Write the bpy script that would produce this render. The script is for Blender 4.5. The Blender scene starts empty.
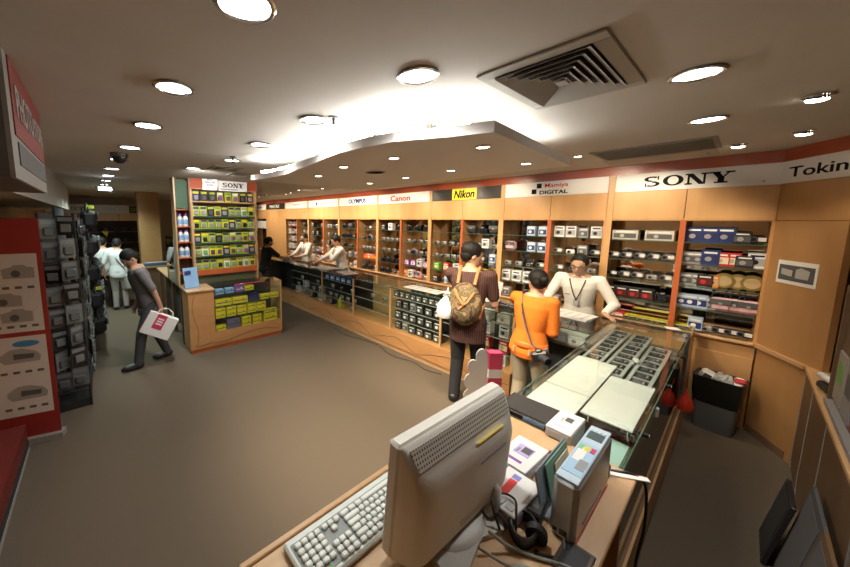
import bpy, math, random
from mathutils import Vector as V, Matrix as MX
random.seed(7)
SC = bpy.context.scene
COL = SC.collection
PI = math.pi

# ---------------------------------------------------------------- materials
MATS = {}
def mat(name, col, rough=.5, metal=0, emit=0, noise=0, nscale=20, bump=0, alpha=None, spec=.5, coat=0):
    if name in MATS: return MATS[name]
    m = bpy.data.materials.new(name); m.use_nodes = True
    nt = m.node_tree; b = nt.nodes['Principled BSDF']
    c = (*col, 1)
    b.inputs['Base Color'].default_value = c
    b.inputs['Roughness'].default_value = rough
    b.inputs['Metallic'].default_value = metal
    b.inputs['Specular IOR Level'].default_value = spec
    b.inputs['Coat Weight'].default_value = coat
    if emit:
        b.inputs['Emission Color'].default_value = c
        b.inputs['Emission Strength'].default_value = emit
    if noise or bump:
        tc = nt.nodes.new('ShaderNodeTexCoord'); n = nt.nodes.new('ShaderNodeTexNoise')
        n.inputs['Scale'].default_value = nscale; n.inputs['Detail'].default_value = 4
        nt.links.new(tc.outputs['Object'], n.inputs['Vector'])
        if noise:
            r = nt.nodes.new('ShaderNodeValToRGB')
            r.color_ramp.elements[0].color = tuple(x*(1-noise) for x in col)+(1,)
            r.color_ramp.elements[1].color = tuple(min(1, x*(1+noise)) for x in col)+(1,)
            r.color_ramp.elements[0].position = .3; r.color_ramp.elements[1].position = .7
            nt.links.new(n.outputs['Fac'], r.inputs['Fac']); nt.links.new(r.outputs['Color'], b.inputs['Base Color'])
        if bump:
            bp = nt.nodes.new('ShaderNodeBump'); bp.inputs['Strength'].default_value = bump
            bp.inputs['Distance'].default_value = .004
            nt.links.new(n.outputs['Fac'], bp.inputs['Height']); nt.links.new(bp.outputs['Normal'], b.inputs['Normal'])
    MATS[name] = m
    return m

def wood(name, c1, c2, rough=.38, scale=(1, 1, 1)):
    m = mat(name, c1, rough); nt = m.node_tree; b = nt.nodes['Principled BSDF']
    tc = nt.nodes.new('ShaderNodeTexCoord'); mp = nt.nodes.new('ShaderNodeMapping')
    mp.inputs['Scale'].default_value = scale
    n = nt.nodes.new('ShaderNodeTexNoise'); n.inputs['Scale'].default_value = 6; n.inputs['Detail'].default_value = 6
    n.inputs['Distortion'].default_value = .6
    r = nt.nodes.new('ShaderNodeValToRGB')
    r.color_ramp.elements[0].color = (*c1, 1); r.color_ramp.elements[1].color = (*c2, 1)
    r.color_ramp.elements[0].position = .32; r.color_ramp.elements[1].position = .7
    nt.links.new(tc.outputs['Object'], mp.inputs['Vector']); nt.links.new(mp.outputs['Vector'], n.inputs['Vector'])
    nt.links.new(n.outputs['Fac'], r.inputs['Fac']); nt.links.new(r.outputs['Color'], b.inputs['Base Color'])
    return m

def glass(name, tint, gloss=.9):
    m = bpy.data.materials.new(name); m.use_nodes = True; nt = m.node_tree; nt.nodes.clear()
    o = nt.nodes.new('ShaderNodeOutputMaterial'); mx = nt.nodes.new('ShaderNodeMixShader')
    t = nt.nodes.new('ShaderNodeBsdfTransparent'); t.inputs['Color'].default_value = (*tint, 1)
    g = nt.nodes.new('ShaderNodeBsdfGlossy'); g.inputs['Roughness'].default_value = .02
    g.inputs['Color'].default_value = (gloss, gloss, gloss, 1)
    f = nt.nodes.new('ShaderNodeFresnel'); f.inputs['IOR'].default_value = 1.5
    ge = nt.nodes.new('ShaderNodeNewGeometry'); iv = nt.nodes.new('ShaderNodeMath'); iv.operation = 'SUBTRACT'; iv.inputs[0].default_value = 1
    mu = nt.nodes.new('ShaderNodeMath'); mu.operation = 'MULTIPLY'      # reflect on the outer face of a pane only
    nt.links.new(ge.outputs['Backfacing'], iv.inputs[1]); nt.links.new(f.outputs[0], mu.inputs[0]); nt.links.new(iv.outputs[0], mu.inputs[1])
    nt.links.new(mu.outputs[0], mx.inputs[0]); nt.links.new(t.outputs[0], mx.inputs[1]); nt.links.new(g.outputs[0], mx.inputs[2])
    nt.links.new(mx.outputs[0], o.inputs[0]); MATS[name] = m
    return m

def spots_mat(name, base, dark, scale, rough=.5):
    # perforated vent: dark round holes on a grid, generated from object coordinates
    m = mat(name, base, rough); nt = m.node_tree; b = nt.nodes['Principled BSDF']
    tc = nt.nodes.new('ShaderNodeTexCoord'); vo = nt.nodes.new('ShaderNodeTexVoronoi')
    vo.inputs['Scale'].default_value = scale; vo.inputs['Randomness'].default_value = 0
    r = nt.nodes.new('ShaderNodeValToRGB'); r.color_ramp.interpolation = 'CONSTANT'
    r.color_ramp.elements[0].color = (*dark, 1); r.color_ramp.elements[1].color = (*base, 1)
    r.color_ramp.elements[1].position = .3
    vo.voronoi_dimensions = '2D'; sx = nt.nodes.new('ShaderNodeSeparateXYZ'); cx = nt.nodes.new('ShaderNodeCombineXYZ')
    nt.links.new(tc.outputs['Object'], sx.inputs[0]); nt.links.new(sx.outputs[0], cx.inputs[0]); nt.links.new(sx.outputs[2], cx.inputs[1])
    nt.links.new(cx.outputs[0], vo.inputs['Vector']); nt.links.new(vo.outputs['Distance'], r.inputs['Fac'])
    nt.links.new(r.outputs['Color'], b.inputs['Base Color'])
    return m

W_PANEL = wood('beech_panel', (.56, .315, .13), (.63, .365, .16), .4, (1, 1, .25))
W_SIDE = wood('beech_side', (.53, .27, .10), (.60, .315, .125), .42, (1, 1, .2))
W_RED = wood('red_cherry', (.42, .095, .028), (.50, .125, .04), .4, (1, 1, .2))
W_FASC = wood('red_fascia', (.33, .068, .03), (.38, .085, .036), .3, (.3, .3, 2))
W_BASE = wood('counter_beech', (.47, .235, .09), (.53, .28, .115), .4, (.4, .4, 2))
W_DESK = wood('desk_beech', (.52, .33, .17), (.62, .41, .23), .42, (.6, 2.4, 1))
W_EDGE = wood('edge_beech', (.50, .30, .14), (.58, .36, .18), .4)
W_DARK = wood('dull_brown_panel', (.17, .10, .055), (.20, .12, .07), .5)
CEIL = mat('ceiling_paint', (.60, .585, .55), .85, noise=.03, nscale=3)
WALLM = mat('grey_wall', (.30, .28, .25), .8, noise=.05, nscale=4)
CARPET = mat('carpet', (.128, .102, .076), .95, noise=.16, nscale=220, bump=.4, spec=.1)
WHITE = mat('white_plastic', (.78, .78, .76), .35)
PAPER = mat('white_paper', (.82, .82, .80), .6)
BLACK = mat('black_plastic', (.018, .018, .02), .35)
BLACKM = mat('black_matte', (.022, .022, .024), .7)
SILVER = mat('silver_plastic', (.52, .53, .55), .3, .6)
GREY = mat('grey_plastic', (.30, .31, .32), .4)
DGREY = mat('dark_grey', (.09, .095, .10), .5)
LENSG = mat('lens_glass', (.012, .014, .03), .08, coat=1)
CHROME = mat('chrome', (.7, .7, .7), .15, 1)
BEIGE = mat('beige_plastic', (.68, .655, .59), .45)
RED = mat('red_print', (.55, .03, .035), .4)
DRED = mat('deep_red', (.13, .012, .010), .5)
PINK = mat('crimson_print', (.62, .05, .13), .4)
ORANGE = mat('orange_print', (.80, .25, .03), .45)
YELLOW = mat('yellow_print', (.80, .68, .03), .4)
YGREEN = mat('lime_print', (.45, .56, .04), .45)
GREEN = mat('green_print', (.12, .42, .08), .45)
BLUE = mat('blue_print', (.022, .04, .17), .4)
NAVY = mat('navy_print', (.02, .03, .12), .45)
SKY = mat('sky_print', (.25, .45, .72), .4)
PURPLE = mat('purple_print', (.26, .09, .40), .4)
TAN = mat('tan_print', (.52, .38, .20), .5)
OLIVE = mat('olive_tin', (.30, .22, .06), .35, .3)
CREAM = mat('cream_card', (.72, .66, .50), .5)
SIGNW = mat('white_sign_face', (.82, .80, .78), .3)
SIGNK = mat('black_sign_face', (.03, .028, .026), .35)
INK = mat('black_ink', (.010, .010, .010), .7, spec=.1)
INKR = mat('red_ink', (.62, .015, .02), .7, spec=.1)
INKB = mat('blue_ink', (.02, .03, .16), .7, spec=.1)
GLASS = glass('clear_glass', (.94, .97, .955))
GTINT = glass('top_glass', (.93, .965, .95))
GSMOKE = glass('smoky_glass', (.55, .57, .50))
GEDGE = mat('glass_edge', (.05, .11, .085), .15)
MIRROR = mat('mirror', (.70, .68, .62), .03, 1)
LAMP = mat('lamp_disc', (.96, .97, 1.0), .5, emit=14)
LAMPW = mat('halogen_disc', (1.0, .86, .66), .5, emit=16)
TUBE = mat('cove_tube', (1.0, .955, .89), .5, emit=85)
TUBED = mat('side_cove_tube', (1.0, .955, .89), .5, emit=20)
SLAB = mat('slab_bounce_tone', (.80, .785, .75), .85)  # ceiling paint lightened to stand for light bounced up onto the slab
SKIN = mat('skin', (.50, .29, .19), .5, noise=.06, nscale=30)
HAIR = mat('black_hair', (.010, .009, .008), .6, bump=.3, nscale=90, spec=.25)

# ---------------------------------------------------------------- mesh builder
class MB:
    def __init__(s): s.v = []; s.f = []; s.m = []; s.M = MX.Identity(4); s.mi = 0
    def add(s, vs, fs, m=None):
        o = len(s.v); s.v += [tuple(s.M @ V(p)) for p in vs]
        for f in fs: s.f.append([i+o for i in f]); s.m.append(s.mi if m is None else m)
        return s
    def box(s, a, b, m=None, bev=0, R=None):
        # a: centre, b: full size
        c = V(a); h = [x/2 for x in b]
        if bev <= 0:
            vs = [V((x*h[0], y*h[1], z*h[2])) for z in (-1, 1) for y in (-1, 1) for x in (-1, 1)]
            fs = [(0, 2, 3, 1), (4, 5, 7, 6), (0, 1, 5, 4), (2, 6, 7, 3), (0, 4, 6, 2), (1, 3, 7, 5)]
        else:
            bev = min(bev, min(h)*.95); vs = []; ix = {}
            for x in (-1, 1):
                for y in (-1, 1):
                    for z in (-1, 1):
                        for ax in range(3):
                            p = [x*(h[0]-bev), y*(h[1]-bev), z*(h[2]-bev)]; p[ax] = (x, y, z)[ax]*h[ax]
                            ix[(x, y, z, ax)] = len(vs); vs.append(V(p))
            fs = []
            for ax in range(3):
                o = [k for k in range(3) if k != ax]
                for sg in (-1, 1):
                    q = []
                    for (u, w) in ((-1, -1), (1, -1), (1, 1), (-1, 1)):
                        k = [0, 0, 0]; k[ax] = sg; k[o[0]] = u; k[o[1]] = w; q.append(ix[(*k, ax)])
                    if (sg > 0) == (ax == 1): q.reverse()
                    fs.append(q)
            for ax in range(3):
                o = [k for k in range(3) if k != ax]
                for u in (-1, 1):
                    for w in (-1, 1):
                        k0 = [0, 0, 0]; k1 = [0, 0, 0]; k0[ax] = -1; k1[ax] = 1
                        for k in (k0, k1): k[o[0]] = u; k[o[1]] = w
                        fs.append([ix[(*k0, o[0])], ix[(*k1, o[0])], ix[(*k1, o[1])], ix[(*k0, o[1])]])
            for x in (-1, 1):
                for y in (-1, 1):
                    for z in (-1, 1): fs.append([ix[(x, y, z, k)] for k in range(3)])
        if R is not None: vs = [R @ p for p in vs]
        return s.add([p+c for p in vs], fs, m)
    def span(s, a, b, m=None, bev=0):
        return s.box([(a[i]+b[i])/2 for i in range(3)], [abs(b[i]-a[i]) for i in range(3)], m, bev)
    def ring(s, c, d, r, n, up=None, r2=None):
        d = V(d).normalized(); u = V(up) if up is not None else (V((0, 0, 1)) if abs(d.z) < .9 else V((1, 0, 0)))
        x = u.cross(d).normalized(); y = d.cross(x); r2 = r if r2 is None else r2
        return [V(c)+x*r*math.cos(2*PI*i/n)+y*r2*math.sin(2*PI*i/n) for i in range(n)]
    def loft(s, rings, m=None, cap=True):
        n = len(rings[0]); vs = [p for r in rings for p in r]; fs = []
        for k in range(len(rings)-1):
            for i in range(n):
                j = (i+1) % n; fs.append((k*n+i, k*n+j, (k+1)*n+j, (k+1)*n+i))
        if cap: fs.append(tuple(reversed(range(n)))); fs.append(tuple(range((len(rings)-1)*n, len(rings)*n)))
        return s.add(vs, fs, m)
    def cyl(s, p0, p1, r0, r1=None, n=16, m=None, cap=True):
        r1 = r0 if r1 is None else r1; d = V(p1)-V(p0)
        return s.loft([s.ring(p0, d, r0, n), s.ring(p1, d, r1, n)], m, cap)
    def caps(s, p0, p1, r0, r1, n=12, m=None):
        # tapered capsule
        p0 = V(p0); p1 = V(p1); d = (p1-p0)
        d = d.normalized() if d.length > 1e-6 else V((0, 0, 1)); R = []
        for a in (-80, -50, -20): R.append(s.ring(p0+d*r0*math.sin(math.radians(a)), d, r0*math.cos(math.radians(a)), n))
        for a in (20, 50, 80): R.append(s.ring(p1+d*r1*math.sin(math.radians(a)), d, r1*math.cos(math.radians(a)), n))
        return s.loft(R, m)
    def tube(s, pts, r, n=8, m=None):
        pts = [V(p) for p in pts]; R = []
        for i, p in enumerate(pts):
            d = pts[min(i+1, len(pts)-1)]-pts[max(i-1, 0)]
            R.append(s.ring(p, d, r, n))
        for i in range(1, len(R)):   # keep the rings from twisting
            k = min(range(n), key=lambda q: (R[i][q]-R[i-1][0]-(pts[i]-pts[i-1])).length); R[i] = R[i][k:]+R[i][:k]
        return s.loft(R, m)
    def lathe(s, c, prof, n=20, m=None, d=(0, 0, 1)):
        d = V(d).normalized(); return s.loft([s.ring(V(c)+d*z, d, max(r, 1e-4), n) for r, z in prof], m)
    def ell(s, c, r, n=16, k=10, m=None, R=None):
        vs = []; fs = []
        for i in range(1, k):
            t = PI*i/k
            for j in range(n):
                a = 2*PI*j/n; vs.append(V((r[0]*math.sin(t)*math.cos(a), r[1]*math.sin(t)*math.sin(a), -r[2]*math.cos(t))))
        vs += [V((0, 0, -r[2])), V((0, 0, r[2]))]; b = len(vs)-2
        for i in range(k-2):
            for j in range(n):
                q = (j+1) % n; fs.append((i*n+j, i*n+q, (i+1)*n+q, (i+1)*n+j))
        for j in range(n):
            q = (j+1) % n; fs.append((b, q, j)); fs.append((b+1, (k-2)*n+j, (k-2)*n+q))
        if R is not None: vs = [R @ p for p in vs]
        return s.add([p+V(c) for p in vs], fs, m)
    def prism(s, poly, z0, z1, m=None, F=None):
        # polygon in local xy pushed from z0 to z1; F: 4x4 frame
        n = len(poly); a = sum(poly[i][0]*poly[(i+1) % n][1]-poly[(i+1) % n][0]*poly[i][1] for i in range(n))
        if a < 0: poly = poly[::-1]
        vs = [V((x, y, z0)) for x, y in poly]+[V((x, y, z1)) for x, y in poly]
        if F is not None: vs = [F @ p for p in vs]
        fs = [tuple(reversed(range(n))), tuple(range(n, 2*n))]+[(i, (i+1) % n, n+(i+1) % n, n+i) for i in range(n)]
        return s.add(vs, fs, m)
    def build(s, name, mats, parent=None, smooth=True, loc=None):
        me = bpy.data.meshes.new(name); me.from_pydata(s.v, [], s.f)
        mats = mats if isinstance(mats, (list, tuple)) else [mats]
        for q in mats: me.materials.append(q)
        me.polygons.foreach_set('material_index', s.m)
        if smooth:
            me.polygons.foreach_set('use_smooth', [True]*len(me.polygons)); me.set_sharp_from_angle(angle=.7)
        me.update(); o = bpy.data.objects.new(name, me); COL.objects.link(o)
        if parent: o.parent = parent
        if loc is not None: o.location = loc
        return o

def tag(o, label=None, cat=None, group=None, kind=None):
    if label: o['label'] = label
    if cat: o['category'] = cat
    if group: o['group'] = group
    if kind: o['kind'] = kind
    return o
def thing(name, label, cat, loc=(0, 0, 0), rz=0, group=None, kind=None):
    o = bpy.data.objects.new(name, None); COL.objects.link(o); o.location = loc; o.rotation_euler = (0, 0, rz)
    o.empty_display_size = .05
    return tag(o, label, cat, group, kind)
KIDS = {}
def dup(root, loc, rz, label=None, group=None, rot=None):
    if root.name not in KIDS: KIDS[root.name] = [(c, list(c.children)) for c in root.children]
    r = root.copy(); COL.objects.link(r); r.location = loc; r.rotation_euler = rot if rot else (0, 0, rz)
    for c, gs in KIDS[root.name]:
        d = c.copy(); COL.objects.link(d); d.parent = r
        for g in gs:
            e = g.copy(); COL.objects.link(e); e.parent = d
    if label: r['label'] = label
    if group: r['group'] = group
    elif 'group' in r: del r['group']
    return r
class Kind:
    """one kind of thing: the first placing moves the model itself, later ones copy it"""
    def __init__(s, root): s.root = root; s.used = False
    def put(s, loc, rz, label, group, rot=None):
        if not s.used:
            s.used = True; r = s.root
            if r.name not in KIDS: KIDS[r.name] = [(c, list(c.children)) for c in r.children]
            r.location = loc; r.rotation_euler = rot if rot else (0, 0, rz); r['label'] = label
            if group: r['group'] = group
            return r
        return dup(s.root, loc, rz, label, group, rot)
def struct(name, mb, m, parent=None, smooth=False):
    o = mb.build(name, m, parent, smooth)
    if not parent: o['kind'] = 'structure'
    return o
def frame(o, x, y):
    x = V(x).normalized(); y = V(y).normalized(); z = x.cross(y)
    return MX(((x.x, y.x, z.x, o[0]), (x.y, y.y, z.y, o[1]), (x.z, y.z, z.z, o[2]), (0, 0, 0, 1)))
def lettering(body, F, w, h, m, parent, ext=.003, bold=0, shear=0, name='lettering', spacing=1):
    """flat letters fitted into w x h, centred on the frame F"""
    cu = bpy.data.curves.new(name, 'FONT'); cu.body = body; cu.size = 1; cu.extrude = .001; cu.offset = bold; cu.shear = shear
    cu.space_character = spacing; cu.resolution_u = 3
    t = bpy.data.objects.new('tmp', cu); COL.objects.link(t)
    dg = bpy.context.evaluated_depsgraph_get(); me = bpy.data.meshes.new_from_object(t.evaluated_get(dg))
    bpy.data.objects.remove(t); bpy.data.curves.remove(cu)
    xs = [v.co.x for v in me.vertices]; ys = [v.co.y for v in me.vertices]
    if not xs: return None
    sx = w/max(1e-6, max(xs)-min(xs)); sy = h/max(1e-6, max(ys)-min(ys)); cx = (max(xs)+min(xs))/2; cy = (max(ys)+min(ys))/2
    for v in me.vertices:
        z = ext if v.co.z > 0 else 0
        v.co = F @ V(((v.co.x-cx)*sx, (v.co.y-cy)*sy, z))
    me.materials.clear(); me.materials.append(m); me.name = name
    o = bpy.data.objects.new(name, me); COL.objects.link(o)
    if parent: o.parent = parent
    return o
WALLF = lambda x, y, z: frame((x, y, z), (0, -1, 0), (0, 0, 1))     # a face that looks along -X
ORD = ['first', 'second', 'third', 'fourth', 'fifth', 'sixth', 'seventh', 'eighth', 'ninth', 'tenth', 'eleventh', 'twelfth', 'thirteenth', 'fourteenth', 'fifteenth', 'sixteenth']
# ---------------------------------------------------------------- room shell
XL, XR, YB, YF, ZC = -1.05, 5.08, -.62, 12.4, 2.61
struct('floor', MB().span((XL, YB, -.06), (XR+.6, YF, 0)), CARPET)
struct('ceiling', MB().span((XL-.1, YB-.1, ZC), (XR+.6, YF+.1, ZC+.08)), CEIL)
struct('wall_left', MB().span((XL-.1, YB-.1, 0), (XL, YF, ZC)), W_PANEL)
struct('wall_near', MB().span((XL, YB-.1, 0), (XR+.6, YB, ZC)), W_DARK)
struct('wall_right', MB().span((XR, YB, 0), (XR+.1, 13, ZC)), W_SIDE)
struct('wall_far', MB().span((XL, YF, 0), (XR+.6, YF+.1, ZC)), WALLM)
XS = 4.72        # the front of the shelving wall
# red fascia strip between the signs and the ceiling
struct('trim_1', MB().span((XS-.004, -.16, 2.505), (XR, 11.7, ZC)), W_FASC)

# dropped ceiling slab with a wavy front edge
fr = [(1.46, .769), (1.381, .95), (1.30, 1.08), (1.239, 1.198), (1.20, 1.40), (1.191, 1.596), (1.21, 1.77), (1.249, 1.947), (1.285, 2.15), (1.315, 2.371), (1.36, 2.58), (1.375, 2.80), (1.35, 3.03), (1.29, 3.28)]
slab = MB().prism(fr+[(2.86, 3.45), (2.80, .868)], 2.40, 2.452)
struct('ceiling_soffit', slab, SLAB)
# hangers that carry it
hg = MB()
for p in ((1.9, 1.2), (1.9, 2.8), (2.6, 1.2), (2.6, 2.9)): hg.cyl((*p, 2.45), (*p, ZC), .012)
struct('ceiling_hangers', hg, CHROME)
# fluorescent tubes lying on the slab behind its lip
def cove_tube(a, b, label, m=None):
    t = thing('cove_light', label, 'light', (a[0], a[1], 2.452), 0, 'hidden cove tubes above the dropped slab')
    d = V((b[0]-a[0], b[1]-a[1], 0)); mb = MB().cyl((0, 0, .040), tuple(d+V((0, 0, .040))), .014, n=10)
    mb.build('tube', m or TUBE, t)
    for k in (.04, .96): MB().box(tuple(d*k+V((0, 0, .02))), (.03, .03, .04)).build('fitting', WHITE, t)
TLAB = 'fluorescent tube glowing on top of the dropped ceiling slab'
for i in range(0, len(fr)-1, 2):
    a, b = fr[i], fr[min(i+2, len(fr)-1)]
    k = .20 if i == 0 else .06; cove_tube((a[0]+.12, a[1]+k), (b[0]+.12, b[1]-.0), TLAB)
cove_tube((1.66, .95), (2.16, .99), TLAB, TUBED); cove_tube((2.2, .995), (2.76, 1.04), TLAB, TUBED)

# ---------------------------------------------------------------- ceiling fittings
def spot(loc, power, col, size, blend, aim=None, rad=.05, name='lamp_light'):
    l = bpy.data.lights.new(name, 'SPOT'); l.energy = power; l.color = col; l.spot_size = math.radians(size); l.spot_blend = blend; l.shadow_soft_size = rad
    o = bpy.data.objects.new(name, l); COL.objects.link(o); o.location = loc
    if aim is not None: o.rotation_euler = (V(aim)-V(loc)).to_track_quat('-Z', 'Y').to_euler()
    return o
def make_downlight():
    t = thing('downlight', 'x', 'ceiling light')
    MB().lathe((0, 0, 0), [(.070, 0), (.085, -.002), (.088, -.008), (.082, -.012), (.072, -.010), (.070, -.004)], 28).build('trim_ring', CHROME, t)
    MB().lathe((0, 0, 0), [(.0001, -.0042), (.070, -.0045), (.070, -.001)], 28).build('diffuser', LAMP, t)
    return Kind(t)
DL = make_downlight()
COOL = (.80, 1.0, .90); NEUT = (1.0, .96, .90); WARM = (1.0, .83, .60)
dl = [(.375, .954), (.328, 1.736), (.311, 2.527), (.272, 3.387), (.226, 4.15), (.20, 4.95), (.18, 5.75), (.17, 6.55), (.16, 7.35), (.15, 8.15),
      (1.114, .937), (1.09, 1.727), (1.095, 2.568), (1.155, 3.439), (.963, 4.279), (2.003, .19), (2.947, .208)]
dlab = ['round recessed downlight nearest the top edge of the picture', 'round recessed downlight, second in the long row by the red wall sign',
        'round recessed downlight, third in the long row along the aisle', 'round recessed downlight just before the black ceiling dome camera', 'round recessed downlight just beyond the black ceiling dome camera']
for i, (x, y) in enumerate(dl):
    if i < 5: lb = dlab[i]
    elif i < 10: lb = 'small distant downlight, %s beyond the dome camera in the aisle row' % ORD[i-4]
    elif i < 15: lb = ['large round downlight in front of the glowing cove, beside the square vent', 'round downlight next to the ceiling sprinkler by the cove', 'round downlight at the far bend of the glowing cove', 'round downlight above the film tower, beside the small diffuser', 'round downlight in front of the film display tower'][i-10]
    else: lb = ['large oval looking downlight between the square vent and the near wall', 'second downlight behind the square vent, nearer the long slot grille'][i-15]
    DL.put((x, y, ZC), 0, lb, 'recessed round downlights')
    pw = [5, 5, 6, 8, 10, 14, 16, 40, 110, 140, 50, 36, 40, 60, 120, 60, 9][i]
    spot((x, y, ZC-.02), pw, COOL if i < 10 else NEUT, 140, .6, (1.7, 5.4, 1.2) if i == 14 else (x, y, 0), .06)
# two round gimbal halogens at the right, plus the little spots
def make_halo():
    t = thing('halogen_spot', 'x', 'spotlight')
    MB().lathe((0, 0, 0), [(.030, 0), (.042, -.001), (.044, -.006), (.036, -.009), (.030, -.004)], 20).build('trim_ring', CHROME, t)
    MB().lathe((0, 0, 0), [(.0001, -.0055), (.031, -.006), (.031, -.001)], 20).build('bulb', LAMPW, t)
    return Kind(t)
HS = make_halo()
def halo(px, zz, lb, pw=6, aim=None):
    x, y = px
    HS.put((x, y, zz), 0, lb, 'small halogen spots')
    spot((x, y, zz-.02), pw, WARM, 95, .7, aim or (x+.25, y, 0), .03)
for i, p in enumerate([(1.693, .951), (1.548, 1.485), (1.51, 1.975), (1.64, 2.532)]):
    halo(p, 2.40, 'small halogen spot in the slab underside, front row, %s from the sharp corner' % ORD[i], [70, 130, 130, 120][i], (p[0]+.75, p[1]+.15, 0))
for i, p in enumerate([(2.421, 1.027), (2.293, 1.556), (2.349, 2.094), (2.409, 2.675)]):
    halo(p, 2.40, 'small halogen spot in the slab underside, rear row, %s from the sharp corner' % ORD[i], [75, 100, 120, 120][i], (3.9, p[1], .6))
wall_spots = [(3.674, 1.082), (3.70, 2.37), (3.70, 3.193), (3.70, 4.079), (3.70, 4.95), (3.6, 5.426), (3.4, 6.022), (3.62, 6.80), (3.72, 7.25), (3.5, 7.9), (3.6, 8.6), (3.6, 9.6), (3.6, 10.6)]
for i, p in enumerate(wall_spots):
    halo(p, ZC, 'small warm spot aimed at the sign wall, %s counting from the slot grille' % ORD[i], 100 if i else 60, (4.80, p[1], 1.65))
halo((4.05, .678), ZC, 'small warm spot under the long slot grille near the serif-lettered sign', 45, (4.8, .6, 1.7))
# tilting gimbal spots near the diagonal panel
def gimbal(x, y, label, aim, pw):
    t = thing('gimbal_spot', label, 'spotlight', (x, y, ZC), 0, 'tilted gimbal spots')
    d = V((.12, .1, -1)).normalized()
    MB().lathe((0, 0, 0), [(.036, 0), (.052, -.001), (.053, -.007), (.040, -.010), (.036, -.004)], 20).build('trim_ring', CHROME, t)
    c = V((0, 0, -.004)); MB().cyl(tuple(c), tuple(c+d*.016), .030, .042, 18).build('lamp_housing', CHROME, t)
    MB().ell(tuple(c+d*.016), (.038, .038, .012), 18, 8).build('bulb', LAMPW, t); MB().box((.05, 0, -.012), (.03, .018, .018), bev=.004).build('bracket', CHROME, t)
    spot(tuple(V((x, y, ZC))+d*.09), pw, WARM, 80, .7, aim, .03)
gimbal(2.808, -.162, 'tilted halogen gimbal spot closest to the right picture edge', (3.2, -.2, 1.0), 7)
gimbal(3.849, -.191, 'bright tilted gimbal spot above the diagonal brown panel sign', (4.15, -.2, 1.6), 16)
gimbal(4.1, .1, 'tilted gimbal spot just past the end of the slot grille', (4.5, .1, 1.6), 18)

# square air diffuser with nested blades
def diffuser(cx, cy, sx, sy, name_label, n=6):
    t = thing('air_vent', name_label, 'air vent', (cx, cy, ZC))
    f = MB(); w = .055
    for sg in (-1, 1):
        f.box((sg*(sx-w)/2, 0, -.006), (w, sy, .012), bev=.003); f.box((0, sg*(sy-w)/2, -.006), (sx-2*w, w, .012), bev=.003)
    f.build('frame', mat('vent_paint', (.40, .39, .36), .6), t)
    MB().box((0, 0, -.0008), (sx-.05, sy-.05, .0012)).build('backing', BLACKM, t)
    b = MB()
    for k in range(n):
        q = 1-k*(1/n)*.98; ax = (sx/2-w)*q; ay = (sy/2-w)*q; h = .030; zz = -.003
        for sg in (-1, 1):
            o = .022
            b.add([(sg*ax, -ay, -.004-h*.55), (sg*ax, ay, -.004-h*.55), (sg*(ax-o), ay-o, zz), (sg*(ax-o), -ay+o, zz)], [(0, 1, 2, 3)])
            b.add([(-ax, sg*ay, -.004-h*.55), (ax, sg*ay, -.004-h*.55), (ax-o, sg*(ay-o), zz), (-ax+o, sg*(ay-o), zz)], [(0, 1, 2, 3)])
    o = b.build('blades', MATS['vent_paint'], t, smooth=False)
    md = o.modifiers.new('thick', 'SOLIDIFY'); md.thickness = .002
    c = MB().box((0, 0, -.02), (.05, .04, .006)); c.build('core', MATS['vent_paint'], t)
diffuser(1.626, .56, .63, .45, 'large square louvred air diffuser in the ceiling')
diffuser(1.27, 4.02, .34, .34, 'small square ceiling diffuser above the film tower', 4)
diffuser(1.62, 4.45, .34, .34, 'small ceiling diffuser between the film tower and the glowing cove', 4)
t = thing('slot_grille', 'long dark return air grille in the ceiling in front of the serif-lettered sign', 'air grille', (3.85, .58, ZC))
MB().box((0, 0, -.004), (.56, .78, .008), bev=.002).build('frame', mat('grille_paint', (.20, .185, .16), .6), t)
b = MB()
for k in range(14): b.box((-.24+k*.037, 0, -.010), (.010, .72, .005))
b.build('slats', mat('grille_slat', (.16, .15, .13), .6), t)
t = thing('ceiling_hatch', 'pale square access hatch in the ceiling beside the slot grille', 'hatch', (4.36, .62, ZC))
MB().box((0, 0, -.003), (.34, .8, .006), bev=.002).build('hatch_panel', mat('hatch_paint', (.44, .42, .38), .8), t)
MB().cyl((0, -.34, -.006), (0, -.34, -.012), .012).build('latch', CHROME, t)
t = thing('dome_camera', 'black dome security camera between two downlights in the aisle ceiling', 'security camera', (.215, 3.78, ZC))
MB().cyl((0, 0, 0), (0, 0, -.035), .075, .07, 20).build('housing', DGREY, t)
MB().ell((0, 0, -.035), (.06, .06, .06), 20, 12).build('dome', BLACK, t)
t = thing('sprinkler', 'small dark fire sprinkler beside the ceiling downlight', 'sprinkler', (1.16, 1.62, ZC))
MB().cyl((0, 0, 0), (0, 0, -.008), .03).build('rosette', DGREY, t)
MB().cyl((0, 0, -.008), (0, 0, -.045), .009).cyl((0, 0, -.045), (0, 0, -.049), .022).build('head', BLACK, t)
t = thing('sprinkler', 'tiny fire sprinkler in the ceiling just before the film tower', 'sprinkler', (1.10, 3.25, ZC))
MB().cyl((0, 0, 0), (0, 0, -.008), .03).build('rosette', DGREY, t)
MB().cyl((0, 0, -.008), (0, 0, -.05), .009).cyl((0, 0, -.05), (0, 0, -.054), .022).build('head', BLACK, t)
t = thing('ceiling_speaker', 'dim round speaker grille in the underside of the dropped slab', 'speaker', (1.896, 2.032, 2.40))
MB().lathe((0, 0, 0), [(.075, 0), (.08, -.004), (.07, -.006), (.0001, -.006)], 24).build('grille', mat('speaker_grille', (.30, .27, .23), .7), t)
MB().lathe((0, 0, 0), [(.08, 0), (.088, -.003), (.08, -.006)], 24).build('rim', CEIL, t)
t = thing('projector_lamp', 'hanging glittering lamp fitting at the far end of the aisle ceiling', 'lamp', (.14, 6.2, ZC))
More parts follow.
